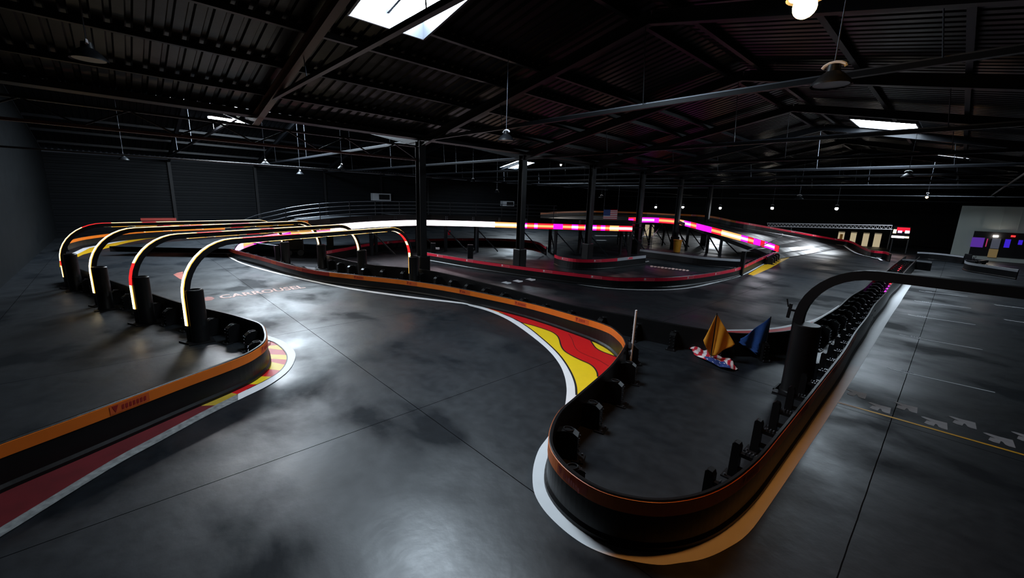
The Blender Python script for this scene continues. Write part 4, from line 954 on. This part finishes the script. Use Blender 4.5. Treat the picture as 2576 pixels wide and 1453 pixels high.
# things behind the arches and under the raised track
def px_box(nm, lb, cat, px0, py0, px1, py1, base, m, depth=.3, ks=None):
    b = at((px0+px1)/2, base); r = ray((px0+px1)/2, (py0+py1)/2); dist = math.hypot(b.x, b.y); f_ = lambda X_, Y_: (lambda rr: CH+rr.z*dist/math.hypot(rr.x, rr.y))(ray(X_, Y_))
    z0, z1 = f_((px0+px1)/2, py1), f_((px0+px1)/2, py0); wdt = (px1-px0)/F*dist*math.cos(math.atan2(abs((px0+px1)/2-W/2), F)); rz = math.atan2(b.y, b.x)+math.pi/2
    mb = MB(); mb.box((b.x, b.y, (max(z0,0)+z1)/2), (wdt, depth, z1-max(z0,0)), m, rz=rz); return mb, Vector((b.x, b.y, 0)), z0, z1, wdt, rz
def simple(nm, lb, cat, *a, **k): mb, *_ = px_box(nm, lb, cat, *a, **k); o = mb.build(nm, bevel=.02); return tag(o, lb, cat)
t = thing('service_trolley', 'dark service trolley with a round wheel parked behind the arch feet', 'trolley', at(742,641))
b = at(742,641); rz = math.atan2(b.y, b.x)+math.pi/2; X_ = Vector((math.cos(rz), math.sin(rz), 0))
mb = MB(); mb.box(b+Vector((0,0,.25)), (1.0,.5,.08), MT['matte'], rz=rz); mb.box(b+Vector((0,0,1.05)), (.9,.5,.06), MT['galv'], rz=rz); mb.box(b+Vector((0,0,.62)), (.85,.45,.5), MT['plastic'], rz=rz); mb.build('body', t)
for s_ in (-.45,.45): mb = MB(); mb.tube([b+X_*s_+Vector((0,0,.2)), b+X_*s_+Vector((0,0,1.5))], .04, MT['galv'], 8); mb.build('upright', t)
for s_ in (-.3,.3): mb = MB(); mb.tube([b+X_*s_+Vector((.3,-.1,.17)), b+X_*s_+Vector((.38,-.1,.17))], .17, MT['galv'], 16); mb.build('wheel', t)
simple('storage_cabinet', 'grey cabinet with a small white label behind the arches', 'cabinet', 824,594,840,630, 636, MT['steel'])
simple('padded_post', 'dark grey padded post under the raised track, left one', 'post', 1084,611,1096,642, 646, MT['steel'], depth=.2)
simple('padded_post', 'dark grey padded post under the raised track, right one', 'post', 1176,615,1190,650, 652, MT['steel'], depth=.2)
simple('notice_sign', 'small white notice board beside the left padded post', 'sign', 1093,622,1106,627, 640, MT['fwhite'], depth=.03)
simple('fire_extinguisher', 'small red extinguisher hanging below the white edge light', 'extinguisher', 1127,580,1133,591, 610, MT['rext'], depth=.15)
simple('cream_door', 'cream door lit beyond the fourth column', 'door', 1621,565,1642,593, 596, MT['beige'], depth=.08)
# tapered bin
b = at(1702,634); mb = MB(); mb.lathe(b, [(.22,0),(.24,.02),(.30,.88),(.33,.9),(.33,.95),(.0,.95)], MT['yplas'], 18); tag(mb.build('waste_bin', smooth=True), 'amber waste bin standing by the fifth column', 'bin')
# white kerbs and stairs beyond the raised track
for i, (x0, x1, y, lb) in enumerate([(1498,1600,592.5,'long white strip on the floor under the raised track end'),(1500,1525,604,'short white strip below the long one under the raised track'),(1612,1665,592.5,'white strip on the floor below the cream door'),(1745,1790,600,'short white strip far behind the sixth column')]):
    P = G([(x0,y),((x0+x1)/2,y+.2),(x1,y+.3)]); P = [p if p.y < 60 else Vector((0,0,0)).lerp(p, 60/p.y) for p in P]
    lineobj('painted_line', lb, P, .55, MT['white'], group=None)
t = thing('steel_stairs', 'steel stair with thin handrails left of the amber bin', 'stairs', at(1635,622))
b = at(1625,624); c = at(1650,612)
for k in range(6): mb = MB(); mb.box(b.lerp(c, k/6)+Vector((0,0,.15+k*.17)), (.9,.28,.03), MT['galv']); mb.build('tread', t)
mb = MB()
for s_ in (-.45,.45): mb.tube([b+Vector((s_,0,.9)), c+Vector((s_,0,1.9))], .02, MT['fwhite'], 6); mb.tube([b+Vector((s_,0,0)), b+Vector((s_,0,.9))], .02, MT['galv'], 6); mb.tube([c+Vector((s_,0,0)), c+Vector((s_,0,1.9))], .02, MT['galv'], 6)
mb.build('handrail', t)
# low rails at the ramp ends
def rail(lb, pts, posts):
    t = thing('guard_rail', lb, 'rail', (pts[0].x, pts[0].y, 0)); mb = MB(); mb.tube(catmull(pts, 5), .025, MT['galv'], 8); mb.build('rail', t)
    for p in posts: mb = MB(); mb.bar((p.x, p.y, 0), (p.x, p.y, p.z+.02), .18, .18, MT['plastic']); mb.build('post', t)
pr = at(1872,633,1.25); p2 = at(1930,612,1.35); p3 = at(1958,598,1.4); p4 = at(1970,590,1.45); p5 = at(1960,586,1.5)
rail('grey handrail rising from a black post at the inside of the far right ramp', [pr,p2,p3,p4,p5], [pr])
p1_ = at(604,606,1.1); p2_ = at(695,618,1.0)
rail('thin handrail beside the foot of the left ramp with a black post', [p1_, p2_], [p2_])
# heaters on the left wall
for px0, py0, px1, py1, lb in ((936,487,980,504,'pale boxed heater on the left wall, nearer one'),(1262,506,1290,518,'dim boxed heater on the left wall, farther one')):
    a = onX(px0, py1, XL+.35); b = onX(px1, py0, XL+.35); t = thing('wall_heater', lb, 'heater', ((a.x+b.x)/2, (a.y+b.y)/2, min(a.z,b.z)), 'boxed heaters on the left wall')
    mb = MB(); mb.box((XL+.35,(a.y+b.y)/2,(a.z+b.z)/2), (.6, abs(b.y-a.y), abs(b.z-a.z)), MT['greyband']); mb.build('casing', t, bevel=.02)
    mb = MB(); yy = a.y+(b.y-a.y)*.62; mb.box((XL+.66, yy, (a.z+b.z)/2), (.03, abs(b.y-a.y)*.6, abs(b.z-a.z)*.7), MT['matte']); mb.build('grille', t)
# wall posts on the left wall
for i, Y in enumerate([3.5,9.4,15.3,21.2,27.0]):
    mb = MB(); mb.box((XL+.2, Y, 2.85), (.3,.2,5.6), MT['matte']); tag(mb.build('wall_post'), 'dark post standing against the left wall, %s from the near corner' % ordn[i+0].replace('nearest','first'), 'post', 'posts of the left wall')
# red banner far left
a = onX(355,556,-40.9); b = onX(445,552,-40.9); mb = MB(); mb.box((-41.3,(a.y+b.y)/2,a.z+.1), (.04,abs(b.y-a.y),.2), MT['brown']); tag(mb.build('wall_banner'), 'dark red banner on the left wall above the arches', 'banner')

# glowing strip lying between the divider barriers
for lb, a, b, k in (('short magenta and red glowing strip between the two divider barriers', (2228,735), (2252,697), ('m','r')), ('tiny red glowing strip farther along the divider barriers', (2260,683), (2267,668), ('r','r'))):
    a = at(*a, .32); b = at(*b, .32); t = thing('glow_strip', lb, 'light strip', a)
    for j in range(2):
        mb = MB(); mb.bar(a.lerp(b, j*.4 if j else 0), a.lerp(b, 1 if j else .4), .10, .05, E_[k[j]]); mb.build('light_segment', t)
    mb = MB(); mb.bar(a-Vector((0,0,.05)), b-Vector((0,0,.05)), .12, .05, MT['matte'])
    for p in (a.lerp(b,.1), a.lerp(b,.9)): mb.bar((p.x,p.y,0), (p.x,p.y,p.z-.05), .05, .05, MT['matte'])
    mb.build('mount', t)
